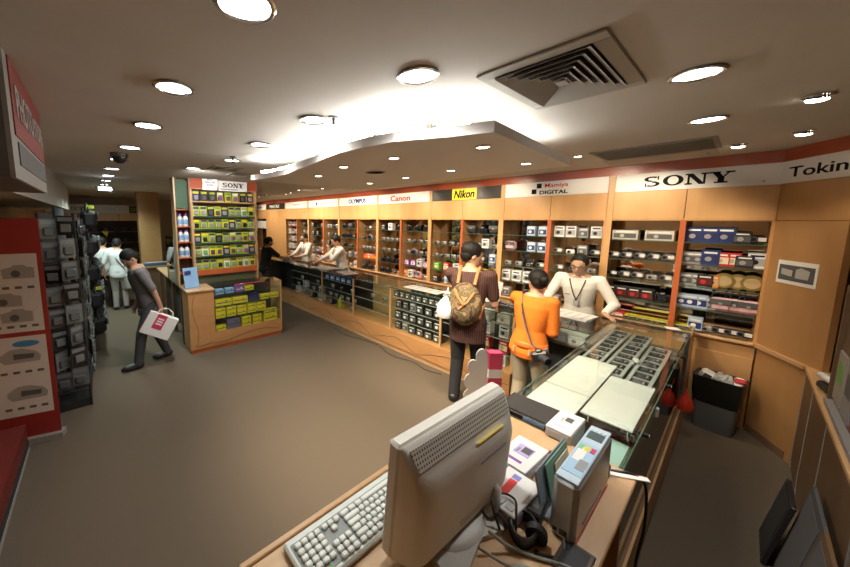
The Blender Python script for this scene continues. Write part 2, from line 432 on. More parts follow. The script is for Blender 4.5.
MB().cyl((0, 0, 0), (0, 0, -.14), .012).build('stem', CHROME, t)
MB().cyl((-.12, 0, -.14), (.12, .0, -.18), .045, n=14).build('lamp_housing', CHROME, t)
MB().box((.0, -.047, -.165), (.16, .004, .05)).build('bulb', LAMP, t)

# ---------------------------------------------------------------- the shelving wall
YU = [-.16, .41, 1.05, 1.65, 2.32, 2.95, 3.62, 4.305, 5.0, 5.65, 6.40, 7.07, 7.865, 8.51, 9.26]
SH = [1.775, 1.55, 1.325, 1.095, .86]; ZO = 2.0; DEP = .33
bay_names = ['serif-lettered sign', 'checker-logo sign', 'yellow sign', 'red-lettered sign', 'blue-lettered sign', 'red-dot sign', 'faint-lettered sign']
for k in range(7):
    y0, ym, y1 = YU[2*k], YU[2*k+1], YU[2*k+2]
    t = thing('display_cabinet', 'built-in beech shelf cabinet with glass shelves below the '+bay_names[k], 'cabinet', (XS, y0, 0))
    L = lambda y: y-y0
    MB().span((0, 0, .86), (DEP, .02, ZO)).build('side_panel', W_SIDE, t, False); MB().span((0, L(y1)-.02, .86), (DEP, L(y1)-.001, ZO)).build('side_panel', W_SIDE, t, False)
    MB().span((-.012, L(y1)-.058, 0.862), (0, L(y1)-.001, 2.505)).build('pilaster', W_PANEL, t, False)
    mb = MB(); mb.span((-.004, L(ym)-.022, .86), (.012, L(ym)+.022, ZO)); mb.build('divider_edge', W_RED, t, False)
    MB().span((.012, L(ym)-.018, .86), (DEP, L(ym)+.018, ZO)).build('divider', W_SIDE, t, False)
    MB().span((DEP-.006, .02, .86), (DEP, L(y1)-.022, ZO)).build('mirror_back', MIRROR, t, False)
    for a, b in ((y0, ym), (ym, y1)):
        MB().span((-.006, L(a)+.003, ZO), (.05, L(b)-(.060 if b == y1 else .003), 2.312)).build('header_panel', W_PANEL, t, False)
        for z in SH[:4]:
            g = MB().span((.004, L(a)+.024, z-.008), (DEP-.008, L(b)-.024, z)); g.build('glass_shelf', GLASS, t, False)
            MB().span((0, L(a)+.024, z-.009), (.004, L(b)-.024, z)).build('shelf_edge', GEDGE, t, False)
    MB().span((0, .02, ZO-.01), (DEP, L(y1)-.022, ZO+.01)).build('top_board', W_SIDE, t, False)
    # cupboard below
    MB().span((-.004, 0, .0), (DEP, L(y1), .83)).build('cupboard', W_PANEL, t, False)
    MB().span((-.012, .004, .10), (-.004, L(ym)-.003, .70)).build('door', W_PANEL, t, False)
    MB().span((-.012, L(ym)+.003, .10), (-.004, L(y1)-.004, .70)).build('door', W_PANEL, t, False)
t = thing('shelf_ledge', 'long wooden ledge running along the foot of the display cabinets', 'ledge', (XS, 0, .83))
MB().span((-.05, -.15, .001), (-.001, 9.26, .029), bev=.006).build('ledge_board', W_EDGE, t, False)

# signs over the cabinets
def sign(y0, y1, label, face, zx=0):
    t = thing('shop_sign', label, 'sign', (XS-.012, y0, 2.315))
    MB().span((0, .003, 0), (.02, y1-y0-.062, .188)).build('sign_panel', face, t, False)
    return t
SF = lambda t, y, z=.094, x=-.001: frame((x, y-t.location.y, z), (0, -1, 0), (0, 0, 1))
EM = mat('sign_face_lit', (.82, .81, .79), .45)
s = sign(-.16, 1.05, 'white sign with widely spaced black slab-serif letters', EM)
def slab_serif(t, F, w, h):
    """four slab-serif capitals drawn as polygons"""
    P = []
    lw = w/4.45
    def rect(x0, y0, x1, y1): P.append([(x0, y0), (x1, y0), (x1, y1), (x0, y1)])
    def arc(cx, cy, rx, ry, tx, ty, a0, a1, n=22):
        o = [(cx+rx*math.cos(math.radians(a0+(a1-a0)*i/n)), cy+ry*math.sin(math.radians(a0+(a1-a0)*i/n))) for i in range(n+1)]
        q = [(cx+(rx-tx)*math.cos(math.radians(a0+(a1-a0)*i/n)), cy+(ry-ty)*math.sin(math.radians(a0+(a1-a0)*i/n))) for i in range(n+1)]
        for i in range(n): P.append([o[i], o[i+1], q[i+1], q[i]])
    H = h/2; th = h*.13; tk = lw*.25
    x = -w/2+lw*.5                                   # S
    arc(x, H*.48, lw*.44, H*.52, tk*.9, th, 40, 270); arc(x, -H*.48, lw*.44, H*.52, tk*.9, th, -140, 90)
    rect(x+lw*.30, H*.30, x+lw*.37, H); rect(x-lw*.37, -H, x-lw*.30, -H*.30)
    x += lw*1.12; arc(x, 0, lw*.53, H, tk, th*.9, 0, 360, 36)   # O
    x += lw*1.15                                     # N
    rect(x-lw*.43, -H, x-lw*.32, H); rect(x+lw*.32, -H, x+lw*.43, H)
    P.append([(x-lw*.50, H), (x-lw*.18, H), (x+lw*.42, -H), (x+lw*.14, -H)])
    rect(x-lw*.55, -H, x-lw*.2, -H+th); rect(x+lw*.2, H-th, x+lw*.55, H); rect(x-lw*.55, H-th, x-lw*.25, H)
    x += lw*1.12                                     # Y
    P.append([(x-lw*.46, H), (x-lw*.12, H), (x+lw*.15, -H*.1), (x-lw*.15, -H*.1)]); P.append([(x+lw*.33, H), (x+lw*.43, H), (x+lw*.11, -H*.1), (x+lw*.0, -H*.1)])
    rect(x-lw*.145, -H, x+lw*.145, -H*.05); rect(x-lw*.30, -H, x+lw*.30, -H+th); rect(x-lw*.56, H-th, x-lw*.04, H); rect(x+lw*.18, H-th, x+lw*.58, H)
    mb = MB()
    for p in P: mb.prism(p, 0, .003, F=F)
    mb.build('lettering', INK, t, False)
slab_serif(s, SF(s, .435), .64, .108)
MB().cyl((-.001, .10, .035), (-.003, .10, .035), .008).build('trademark_dot', GREY, s)
s = sign(1.05, 2.32, 'white sign with a checker logo and red over black lettering', EM)
F = SF(s, 1.68)
lettering('Mamiya', SF(s, 1.60, .127), .27, .066, INKR, s, bold=.012)
lettering('DIGITAL', SF(s, 1.63, .045), .33, .050, INK, s, bold=.03)
mb = MB()
mb.prism([(-.03, .005), (.03, .005), (.03, .068), (-.03, .068)], 0, .003, F=SF(s, 1.805, .098)); mb.prism([(-.03, -.068), (.03, -.068), (.03, -.005), (-.03, -.005)], 0, .003, F=SF(s, 1.865, .098))
mb.build('logo_mark', INK, s, False)
s = sign(2.32, 3.62, 'dark sign with a bright yellow rectangle and black slanted lettering', SIGNK)
mb = MB().prism([(-.22, -.090), (.22, -.090), (.22, .090), (-.22, .090)], 0, .003, F=SF(s, 2.93)); mb.build('logo_panel', mat('sign_yellow', (.90, .78, .02), .4), s, False)
lettering('Nikon', frame((-.0045, 2.93-2.32, .094), (0, -1, 0), (0, 0, 1)), .37, .13, INK, s, bold=.03, shear=.22)
s = sign(3.62, 5.0, 'white sign with bold red rounded lettering', EM)
lettering('Canon', SF(s, 4.33), .52, .11, INKR, s, bold=.02)
s = sign(5.0, 6.40, 'white sign with dark blue capitals above the middle of the long counter', EM)
lettering('OLYMPUS', SF(s, 5.66), .62, .10, INKB, s, bold=.035)
s = sign(6.40, 7.865, 'white sign with a red dot logo and faint grey lettering', EM)
mb = MB().cyl((-.001, .98, .085), (-.004, .98, .085), .045, n=18); mb.build('logo_mark', INKR, s)
lettering('KONICA', SF(s, 7.08), .32, .055, mat('faint_red_ink', (.75, .38, .30), .5), s, bold=.02)
lettering('MINOLTA', SF(s, 6.68), .32, .055, mat('faint_blue_ink', (.25, .42, .52), .5), s, bold=.02)
s = sign(7.865, 9.26, 'white sign with small grey lettering at the far end of the sign row', EM)
lettering('FUJIFILM', SF(s, 8.5), .42, .05, GREY, s, bold=.02)
# solid panel with the black sign, then the far recess
t = thing('wall_panel', 'plain beech panel under the small black sign at the far end', 'panel', (XS, 9.26, 0))
MB().span((-.01, .0, 0), (.05, 1.44, 2.505)).build('panel_board', W_PANEL, t, False)
MB().span((-.03, .0, 0), (-.01, 1.44, .10)).build('plinth', W_RED, t, False)
s = sign(9.26, 10.70, 'small black sign with white capitals at the far corner', SIGNK); s.location.x -= .01
lettering('PENTAX', SF(s, 9.98), .75, .10, PAPER, s, bold=.03)
s = sign(10.70, 11.7, 'white sign beyond the small black sign, cut off by the film tower', EM)
lettering('Kodak', SF(s, 11.25), .4, .08, INK, s, bold=.02)
t = thing('back_cabinet', 'narrow far cabinet beside the film tower under the last white sign', 'cabinet', (XS, 10.70, 0))
MB().span((0, 0, 2.0), (.05, 1.0, 2.312)).build('header_panel', W_PANEL, t, False)
MB().span((0, 0, 0), (.30, .03, 2.0)).build('side_panel', W_SIDE, t, False)
MB().span((.28, 0, 0), (.30, 1.0, 2.0)).build('back_board', BLACKM, t, False)
MB().span((.0, .03, .86), (.30, 1.0, .89)).build('shelf', W_EDGE, t, False)
MB().span((.04, .1, 1.65), (.27, .95, 1.92)).build('light_box', PAPER, t, False)

# diagonal panel with the last sign
PD = V((-.866, -.5, 0)); PN = V((-.5, .866, 0)); P0 = V((4.72, -.16, 0))
def PF(d, z, off=0): p = P0+PD*d+PN*off; return frame((p.x, p.y, z), tuple(PD), (0, 0, 1))
t = thing('corner_panel', 'wide plain brown panel set diagonally in the corner with a notice on it', 'panel', (P0.x, P0.y, 0))
def ptl(mb, name, m, parent):
    o = mb.build(name, m, parent, False); o.data.transform(MX.Translation(-parent.location)); return o
W_TOK = wood('corner_beech', (.40, .21, .08), (.45, .245, .095), .4, (1, 1, .25))
mb = MB().prism([(0, .86), (.60, .86), (.60, 1.995), (0, 1.995)], -.04, 0, F=PF(0, 0)); ptl(mb, 'lower_panel', W_TOK, t)
mb = MB().prism([(0, 2.0), (.60, 2.0), (.60, 2.312), (0, 2.312)], -.04, 0, F=PF(0, 0)); ptl(mb, 'header_panel', W_TOK, t)
mb = MB().prism([(0, 2.505), (.60, 2.505), (.60, ZC), (0, ZC)], -.04, .004, F=PF(0, 0)); ptl(mb, 'fascia', W_FASC, t)
mb = MB().prism([(0, .0), (.49, .0), (.49, .83), (0, .83)], -.04, -.01, F=PF(0, 0)); ptl(mb, 'base_panel', W_TOK, t)
mb = MB().prism([(-.04, .83), (.50, .83), (.50, .86), (-.04, .86)], -.04, .03, F=PF(0, 0)); ptl(mb, 'ledge', W_EDGE, t)
mb = MB().prism([(.02, -.02), (.42, -.02), (.42, .05), (.02, .05)], -.01, -.004, F=PF(0, 0.02)); ptl(mb, 'baseboard', W_DARK, t)
s = thing('shop_sign', 'white sign with wide black lettering on the diagonal corner panel', 'sign', (P0.x, P0.y, 2.315))
mb = MB().prism([(-.012, 2.315), (.60, 2.315), (.60, 2.503), (-.012, 2.503)], 0, .012, F=PF(0, 0)); ptl(mb, 'sign_panel', EM, s)
o = lettering('Tokina', PF(.355, 2.405, .012), .56, .085, INK, s, bold=.01); o.data.transform(MX.Translation(-s.location))
n = thing('wall_notice', 'framed-looking paper notice with a grey camera photo, taped to the diagonal panel', 'notice', (P0.x, P0.y, 1.56))
F = PF(.275, 1.562, .001)
mb = MB().prism([(-.175, -.098), (.175, -.098), (.175, .098), (-.175, .098)], 0, .003, F=F); ptl(mb, 'sheet', PAPER, n)
mb = MB().prism([(-.155, -.068), (.155, -.068), (.155, .062), (-.155, .062)], .003, .005, F=F); ptl(mb, 'photo', DGREY, n)
mb = MB().prism([(-.13, -.02), (-.06, -.03), (-.03, -.03), (-.03, .02), (-.13, .03)], .005, .006, F=F).prism([(0, -.04), (.11, -.04), (.12, .03), (.04, .05), (0, .03)], .005, .006, F=F)
ptl(mb, 'picture', mat('faded_picture', (.42, .42, .40), .5), n)
# ---------------------------------------------------------------- goods: one model of each kind
# models face -X (their front), base at z = 0, width along Y
def k_compact(name, body, label):
    t = thing(name, label, 'camera')
    MB().box((0, 0, .031), (.030, .098, .060), bev=.010).build('body', body, t)
    MB().cyl((-.014, .012, .030), (-.030, .012, .030), .022, .020, 18).build('lens_ring', GREY, t)
    MB().cyl((-.0301, .012, .030), (-.031, .012, .030), .014, n=16).build('lens', LENSG, t)
    MB().box((-.0155, -.030, .049), (.002, .020, .010)).build('flash', PAPER, t)
    MB().cyl((0, -.028, .061), (0, -.028, .065), .008, n=12).build('shutter_button', CHROME, t)
    return Kind(t)
def k_slr(name, body, label):
    t = thing(name, label, 'camera')
    MB().box((0, 0, .045), (.045, .135, .086), bev=.012).box((-.008, 0, .095), (.050, .055, .034), bev=.012).box((-.020, .052, .042), (.035, .030, .076), bev=.012).build('body', body, t)
    MB().cyl((-.02, -.008, .046), (-.060, -.008, .046), .034, .034, 20).cyl((-.06, -.008, .046), (-.085, -.008, .046), .031, .033, 20).build('lens_barrel', BLACK, t)
    MB().cyl((-.0851, -.008, .046), (-.087, -.008, .046), .026, n=18).build('lens', LENSG, t)
    MB().box((-.034, -.002, .098), (.002, .034, .012)).build('name_plate', GREY, t)
    MB().cyl((0, .045, .086), (0, .045, .096), .014, n=14).build('dial', DGREY, t)
    return Kind(t)
def k_camcorder(name, body, label):
    t = thing(name, label, 'camcorder')
    MB().box((0, 0, .040), (.070, .105, .066), bev=.018).build('body', body, t)
    MB().cyl((-.03, .028, .045), (-.052, .028, .045), .024, n=16).build('lens_barrel', DGREY, t)
    MB().cyl((-.0521, .028, .045), (-.054, .028, .045), .016, n=14).build('lens', LENSG, t)
    MB().box((-.036, -.022, .044), (.004, .048, .036), bev=.001).build('screen_lid', WHITE, t)
    return Kind(t)
def k_carton(name, face, panel, spotc, size, label, cat='box'):
    d, w, h = size
    t = thing(name, label, cat)
    MB().box((0, 0, h/2), (d, w, h), bev=.001).build('carton', face, t)
    MB().box((-d/2-.0006, 0, h*.40), (.001, w*.86, h*.50)).build('picture_panel', panel, t)
    MB().cyl((-d/2-.001, w*.10, h*.40), (-d/2-.0022, w*.10, h*.40), min(w, h)*.19, n=16).build('picture', spotc, t)
    MB().box((-d/2-.0006, 0, h*.82), (.001, w*.70, h*.12)).build('title_strip', PAPER if face not in (PAPER, WHITE) else INKB, t)
    return Kind(t)
def k_lens(name, body, label):
    t = thing(name, label, 'lens')
    MB().lathe((0, 0, 0), [(.030, 0), (.032, .004), (.032, .03), (.036, .034), (.036, .065), (.033, .07), (.033, .085)], 20).build('barrel', body, t)
    MB().cyl((0, 0, .0851), (0, 0, .088), .029, n=18).build('lens_cap', DGREY, t)
    MB().lathe((0, 0, .04), [(.0365, 0), (.0375, .003), (.0375, .018), (.0365, .021)], 20).build('focus_ring', DGREY, t)
    return Kind(t)
def k_tin(name, m, label):
    t = thing(name, label, 'tin')
    MB().lathe((0, 0, .075), [(.0001, -.032), (.072, -.03), (.075, -.024), (.075, .024), (.072, .03), (.0001, .032)], 24, d=(1, 0, 0)).build('tin_body', m, t)
    MB().cyl((-.0325, 0, .075), (-.034, 0, .075), .052, n=20).build('tin_label', TAN, t)
    return Kind(t)
def k_bag(name, m, label):
    t = thing(name, label, 'bag')
    MB().box((0, 0, .065), (.10, .16, .13), bev=.028).build('pouch', m, t)
    MB().box((-.054, 0, .095), (.016, .15, .055), bev=.007).build('flap', DGREY, t)
    MB().tube([(0, -.07, .12), (0, -.055, .165), (0, 0, .18), (0, .055, .165), (0, .07, .12)], .006, 6).build('handle', BLACKM, t)
    MB().box((-.0635, 0, .08), (.004, .024, .02)).build('buckle', GREY, t)
    return Kind(t)
def k_bottle(name, m, label):
    t = thing(name, label, 'bottle')
    MB().lathe((0, 0, 0), [(.0001, 0), (.030, .002), (.032, .01), (.032, .105), (.024, .125), (.013, .135), (.013, .145), (.0001, .146)], 18).build('bottle_body', m, t)
    MB().cyl((0, 0, .14), (0, 0, .168), .015, n=14).build('cap', PURPLE if m is WHITE else WHITE, t)
    MB().lathe((0, 0, .03), [(.0325, 0), (.0332, .002), (.0332, .06), (.0325, .062)], 18).build('bottle_label', SKY, t)
    return Kind(t)
def k_blister(name, card, blob, label, w=.085, h=.15):
    t = thing(name, label, 'packet')
    MB().box((0, 0, h/2), (.004, w, h)).build('card', card, t)
    MB().box((-.012, 0, h*.36), (.022, w*.62, h*.42), bev=.007).build('blister', blob, t)
    MB().box((-.0026, 0, h*.82), (.0014, w*.84, h*.2)).build('header', mat('faded_header', (.20, .21, .22), .5), t)
    return Kind(t)

KD = {
 'cs': (k_compact('compact_camera', SILVER, 'x'), 'silver compact camera'),
 'cw': (k_compact('compact_camera', WHITE, 'x'), 'white compact camera'),
 'cb': (k_compact('compact_camera', BLACK, 'x'), 'black compact camera'),
 'sb': (k_slr('reflex_camera', BLACK, 'x'), 'black reflex camera'),
 'ss': (k_slr('reflex_camera', SILVER, 'x'), 'silver reflex camera'),
 'vs': (k_camcorder('camcorder', SILVER, 'x'), 'silver camcorder'),
 'vb': (k_camcorder('camcorder', BLACK, 'x'), 'black camcorder'),
 'lb': (k_lens('camera_lens', BLACK, 'x'), 'black zoom lens'),
 'ls': (k_lens('camera_lens', SILVER, 'x'), 'silver zoom lens'),
 'bu': (k_carton('camera_carton', BLUE, NAVY, SILVER, (.12, .125, .15), 'x'), 'dark blue camera carton'),
 'bk': (k_carton('camera_carton', BLACK, DGREY, SILVER, (.11, .115, .11), 'x'), 'black camera carton'),
 'bg': (k_carton('camera_carton', GREY, DGREY, SILVER, (.10, .10, .12), 'x'), 'grey camera carton'),
 'bw': (k_carton('camera_carton', PAPER, mat('grey_photo', (.4, .41, .43), .5), BLACK, (.10, .115, .14), 'x'), 'white camera carton'),
 'br': (k_carton('camera_carton', RED, CREAM, TAN, (.10, .105, .13), 'x'), 'red and cream carton'),
 'bo': (k_carton('camera_carton', ORANGE, TAN, DRED, (.08, .075, .12), 'x'), 'orange carton'),
 'by': (k_carton('film_carton', YELLOW, mat('gold_print', (.75, .45, .03), .4), RED, (.06, .085, .06), 'x'), 'yellow film carton'),
 'bp': (k_carton('camera_carton', PURPLE, PAPER, PINK, (.09, .11, .10), 'x'), 'purple and white carton'),
 'bn': (k_carton('camera_carton', GREEN, YGREEN, PAPER, (.09, .12, .12), 'x'), 'green carton'),
 'bs': (k_carton('camera_carton', mat('pale_blue_card', (.42, .55, .72), .45), BLUE, PAPER, (.09, .105, .13), 'x'), 'pale blue carton'),
 'bx': (k_carton('camera_carton', BLACK, DRED, RED, (.10, .11, .12), 'x'), 'red-fronted black carton'),
 'bl': (k_carton('long_camera_carton', mat('beige_card', (.55, .52, .46), .5), DGREY, SILVER, (.10, .235, .105), 'x'), 'long grey camera carton'),
 'bt': (k_carton('lens_carton', PAPER, GREY, BLACK, (.12, .125, .15), 'x'), 'tall white lens carton'),
 'ti': (k_tin('round_tin', OLIVE, 'x'), 'round olive tin'),
 'pb': (k_bag('camera_pouch', BLACKM, 'x'), 'black camera pouch'),
 'pw': (k_bag('gift_pack', mat('pink_white_card', (.72, .45, .50), .5), 'x'), 'pink and white packet'),
 'yw': (k_carton('flat_carton', YELLOW, NAVY, SILVER, (.12, .13, .035), 'x'), 'flat yellow-blue carton'),
 'rw': (k_carton('flat_carton', RED, PAPER, ORANGE, (.12, .15, .05), 'x'), 'flat red-white carton'),
 'bd': (k_carton('lens_carton', BLACK, DGREY, WHITE, (.13, .125, .115), 'x'), 'picture-front black lens carton'),
 'ww': (k_bottle('spray_bottle', WHITE, 'x'), 'white spray bottle'),
 'or': (k_carton('banner_carton', RED, ORANGE, PAPER, (.03, .46, .12), 'x'), 'wide red-orange shelf card'),
}
WID = {'bl': .245, 'bu': .13, 'or': .47, 'sb': .15, 'ss': .15, 'vs': .115, 'vb': .115, 'ti': .155, 'pb': .17, 'pw': .17, 'yw': .14, 'rw': .16, 'bt': .135, 'bd': .13, 'ww': .08, 'lb': .085, 'ls': .085, 'bo': .085, 'by': .095}
def fill(codes, y0, y1, x, z, where, group, gap=None, jit=.006, rev=False):
    """a row of goods from y0 (near end) to y1; where: the words that name the row"""
    ws = [WID.get(c, .12) if c else .12 for c in codes]
    tot = sum(ws); g = ((y1-y0)-tot)/max(1, len(codes))
    if g < -.001:
        k = (y1-y0)/tot; ws = [w*k for w in ws]; g = 0
    y = y0; n = 0
    for c, w in zip(codes, ws):
        yy = y+w/2+g/2; y += w+g
        if not c: continue
        kd, nm = KD[c]; n += 1
        kd.put((x+random.uniform(-jit, jit), yy, z), random.uniform(-.06, .06) if g > .01 else 0, '%s, %s from near end, %s' % (nm, ORD[n-1], where), group)

halves = []
for k in range(7): halves += [(YU[2*k], YU[2*k+1], 'near half', bay_names[k]), (YU[2*k+1], YU[2*k+2], 'far half', bay_names[k])]
shelf_word = ['top glass shelf', 'second glass shelf', 'third glass shelf', 'lowest glass shelf', 'wooden ledge']
S = ' '
plan = [
 # near half, dark-lettered serif sign
 ['bu bu bu bk vb', 'bg bg bu br br bk bw', 'bg bg bx bo ti ti ti', 'bs bs bs bg pw pw pw', 'yw bs cs vb vb vb'],
 ['bl bl', 'vs vs vs vs vs', 'vb vs vs cs vs', 'bx bx bx bx sb', 'lb rw yw yw yw'],
 ['bw bw bg bw', 'vs cw bg vs', 'vs vs cs', 'cs cs vs', 'bg sb bg'],
 [' _ _ bs bs', 'pw _ bs bs', 'cs cs cb vs', 'bt bt bt bt', 'bg yw bk'],
 ['pb sb pb', 'cs vs bw cs', 'cw vs bs', 'yw by by by', 'bw bw bw'],
 ['_ _ _ sb', 'cs cs cs cb', 'cs cb cs cs cs', 'bn br bw', 'bk ww bg'],
 ['sb sb sb', 'cs cb cs cw', 'cs ss cs cs', 'bp bp bw bp', 'bo bw pw cw'],
 ['bk bw sb', 'cs cs cs cs cs', 'cs cs cs cs', 'sb sb sb sb', 'sb sb cb cw'],
 ['cb vs cs', 'cb ss cs', 'cs cs cs cs cb', 'or', 'pb sb ww'],
 ['sb pb _', 'sb sb cb cb', 'sb cb cs', 'vs bg bg', 'pw vs bw'],
 ['ls ls lb ls lb', 'ls lb ls lb', 'bk bk bg', 'bg vb bk', 'pw bw bw'],
 ['bk _ bk', 'bk bk _', 'pb _ bk', 'bg pw bw', 'bw pw bw'],
 ['_ pb _', '_ bg bk', 'bk _ pb', 'bw _ bg', 'bw bg'],
 ['pw pw pw', 'bw pw bw', 'pw bw pw', 'bw bw pw', 'pw bw pw'],
]
for (a, b, hf, nm), rows in zip(halves, plan):
    for i, row in enumerate(rows):
        codes = [None if c == '_' else c for c in row.split()][::-1]
        fill(codes, a+.03, b-.03, XS+(.12 if i < 4 else .10), SH[i] + (.0 if i < 4 else 0.0), '%s, %s under %s' % (shelf_word[i], hf, nm), 'goods on shelves below the '+nm)
# ---------------------------------------------------------------- the long counter
CX0, CX1, CT = 3.46, 4.00, .965
posts = [1.466, 2.405, 3.33, 4.24, 5.24, 6.6]
seg_lab = ['behind the woman in orange, red and white goods inside', 'full of black camera cartons, beside the backpack man', 'almost empty with amber shelves, mid counter', 'dark, with a lime green bottle inside', 'dark, at the far end by the woman in black']
def counter_seg(y0, y1, label, rows, base=True, col=W_BASE, rowz=(.31, .48, .65)):
    t = thing('display_counter', label, 'counter', (CX0, y0, 0)); L = y1-y0
    MB().span((-.05, 0, .07), (.5, L, .31)).build('base', col, t, False)
    MB().span((-.035, 0, 0), (.5, L, .07)).build('plinth', W_EDGE, t, False)
    mb = MB(); pts = [(-.052, L*i/14, .19-.10*math.sin(i/14*PI*1.0)*math.sin(i/14*PI*1.5)) for i in range(15)]; mb.tube(pts, .004, 6); mb.build('wavy_groove', W_DARK, t)
    MB().span((0, .026, .31), (.006, L-.003, .955)).build('glass_front', GLASS, t, False)
    MB().span((-.01, 0, .955), (.54, L, CT)).build('glass_top', GTINT, t, False)
    MB().span((-.013, 0, .955), (-.009, L, CT)).build('top_edge', GEDGE, t, False)
    MB().span((-.006, 0, .31), (.016, .026, .955)).build('post', W_EDGE, t, False)
    MB().span((.47, 0, .31), (.50, L, .955)).build('back_panel', W_EDGE if 'amber' in label else BLACKM, t, False)
    for z in rowz[1:]:
        MB().span((.03, .01, z-.008), (.44, L-.01, z)).build('glass_shelf', GTINT, t, False)
        MB().span((.026, .01, z-.009), (.03, L-.01, z)).build('shelf_edge', mat('shelf_edge_grey', (.36, .40, .37), .3), t, False)
    return t
names = [None]*5
crows = [
 (['bt bt bw', 'br br br br', 'bg bg bw bw', 'bw bw bw bw _ bk'], 'goods in the counter beside the orange top'),
 (['bk bg bd bd bd bd', 'bd bd bd bd bd bd', 'bk bk bg bd bd bd', ''], 'black cartons in the counter'),
 (['', '', ''], 'x'),
 (['bk by cs', 'cs cs cs cs cs', 'cs cb cw'], 'goods in the far dark counter'),
 (['bw bg bk bw', 'cs bw cs bg', 'cw cs'], 'goods in the last counter'),
]
where = ['counter by orange top', 'counter by backpack man', '', 'dark counter with lime bottle', 'last dark counter segment']
rw = ['bottom row', 'middle row', 'upper row']
for i in range(5):
    y0, y1 = posts[i], posts[i+1]
    counter_seg(y0, y1, 'glass fronted counter section '+seg_lab[i], None)
    for j, row in enumerate(crows[i][0][:3]):
        codes = [None if c == '_' else c for c in row.split()][::-1]
        if codes: fill(codes, y0+.04, y1-.02, CX0+.13, (.31, .48, .65)[j], '%s, %s' % (rw[j], where[i]), crows[i][1])
# tinted panes over the almost empty section
# upper tray of black cartons right under the glass in the second section
KD['bdu'] = (k_carton('flat_lens_carton', BLACK, DGREY, WHITE, (.10, .10, .085), 'x'), 'flat black lens carton'); WID['bdu'] = .105
KD['ybx'] = (k_carton('flat_film_carton', BLUE, SKY, PAPER, (.12, .14, .08), 'x'), 'flat blue film carton'); WID['ybx'] = .15
KD['wgb'] = (k_carton('pale_carton', mat('pale_green_card', (.55, .60, .55), .5), PAPER, GREY, (.14, .15, .10), 'x'), 'pale grey-green carton'); WID['wgb'] = .16
KD['rtb'] = (k_carton('accessory_carton', PAPER, mat('photo_grey', (.33, .33, .33), .5), BLACK, (.12, .12, .11), 'x'), 'white accessory carton'); WID['rtb'] = .125
def utray(y0, y1, label):
    t = thing('counter_tray', label, 'tray', (CX0+.02, y0, .825))
    MB().span((0, .03, -.008), (.42, y1-y0-.01, 0)).build('tray_glass', GTINT, t, False)
    MB().span((-.003, .03, -.009), (0, y1-y0-.01, .0)).build('tray_edge', mat('shelf_edge_grey', (.36, .40, .37), .3), t, False)
for i, lb in enumerate(['thin glass tray under the counter top beside the orange top', 'thin glass tray of black cartons beside the backpack man', 'thin empty glass tray in the amber counter section', 'thin glass tray with blue cartons in the dark counter', 'thin glass tray at the far end of the long counter']):
    utray(posts[i], posts[i+1], lb)
fill('bdu bdu bdu bdu bdu bdu bdu bdu'.split(), 2.45, 3.30, CX0+.09, .825, 'tray under counter top by backpack man', 'black cartons in the counter')
fill('rtb rtb rtb'.split(), 2.02, 2.39, CX0+.11, .825, 'tray under top beside orange top', 'goods in the counter beside the orange top')
fill('wgb wgb'.split(), 1.50, 1.98, CX0+.12, .825, 'tray beside woman in orange', 'goods in the counter beside the orange top')
fill('ybx ybx ybx ybx ybx'.split(), 4.35, 5.2, CX0+.10, .825, 'tray under top, dark counter', 'blue cartons under the counter top')
t = thing('red_shelf_card', 'red printed strip lying on white cartons under the counter glass', 'card', (CX0+.012, 2.02, .944))
MB().span((0, 0, 0), (.13, .38, .004)).build('card', RED, t, False); MB().span((.002, .03, .004), (.02, .35, .005)).build('title_strip', PAPER, t, False)
t = thing('lime_bottle', 'bright lime green bottle standing in the dark counter section', 'bottle', (CX0+.06, 4.72, .31))
MB().lathe((0, 0, 0), [(.0001, 0), (.034, .002), (.036, .01), (.036, .15), (.022, .175), (.016, .185), (.0001, .186)], 18).build('bottle_body', YGREEN, t)
MB().cyl((0, 0, .186), (0, 0, .21), .017, n=14).build('cap', YELLOW, t)
# amber shelves' few things
fill('cs cs'.split(), 3.5, 4.1, CX0+.2, .65, 'upper row, amber counter section', 'sparse goods in the amber counter')

# last section by the corner: only an upper case over a solid block coloured as recess shade
t = thing('display_counter', 'corner counter section with only a shallow glass case, beside the hand of the clerk', 'counter', (CX0, .80, 0)); L = .666
MB().span((0, 0, .80), (.006, L, .955)).build('glass_front', GLASS, t, False)
MB().span((-.01, 0, .955), (.70, L, CT)).build('glass_top', GTINT, t, False)
MB().span((-.013, 0, .955), (-.009, L, CT)).build('top_edge', GEDGE, t, False)
MB().span((0, 0, .785), (.68, L, .80)).build('case_floor', W_DARK, t, False)
MB().span((.12, 0, 0), (.66, L, .785)).build('recess', mat('recess_shade', (.05, .052, .05), .6), t, False)
fill('wgb wgb wgb wgb'.split(), .84, 1.45, CX0+.10, .80, 'corner case before the clerk', 'pale cartons in the corner case')
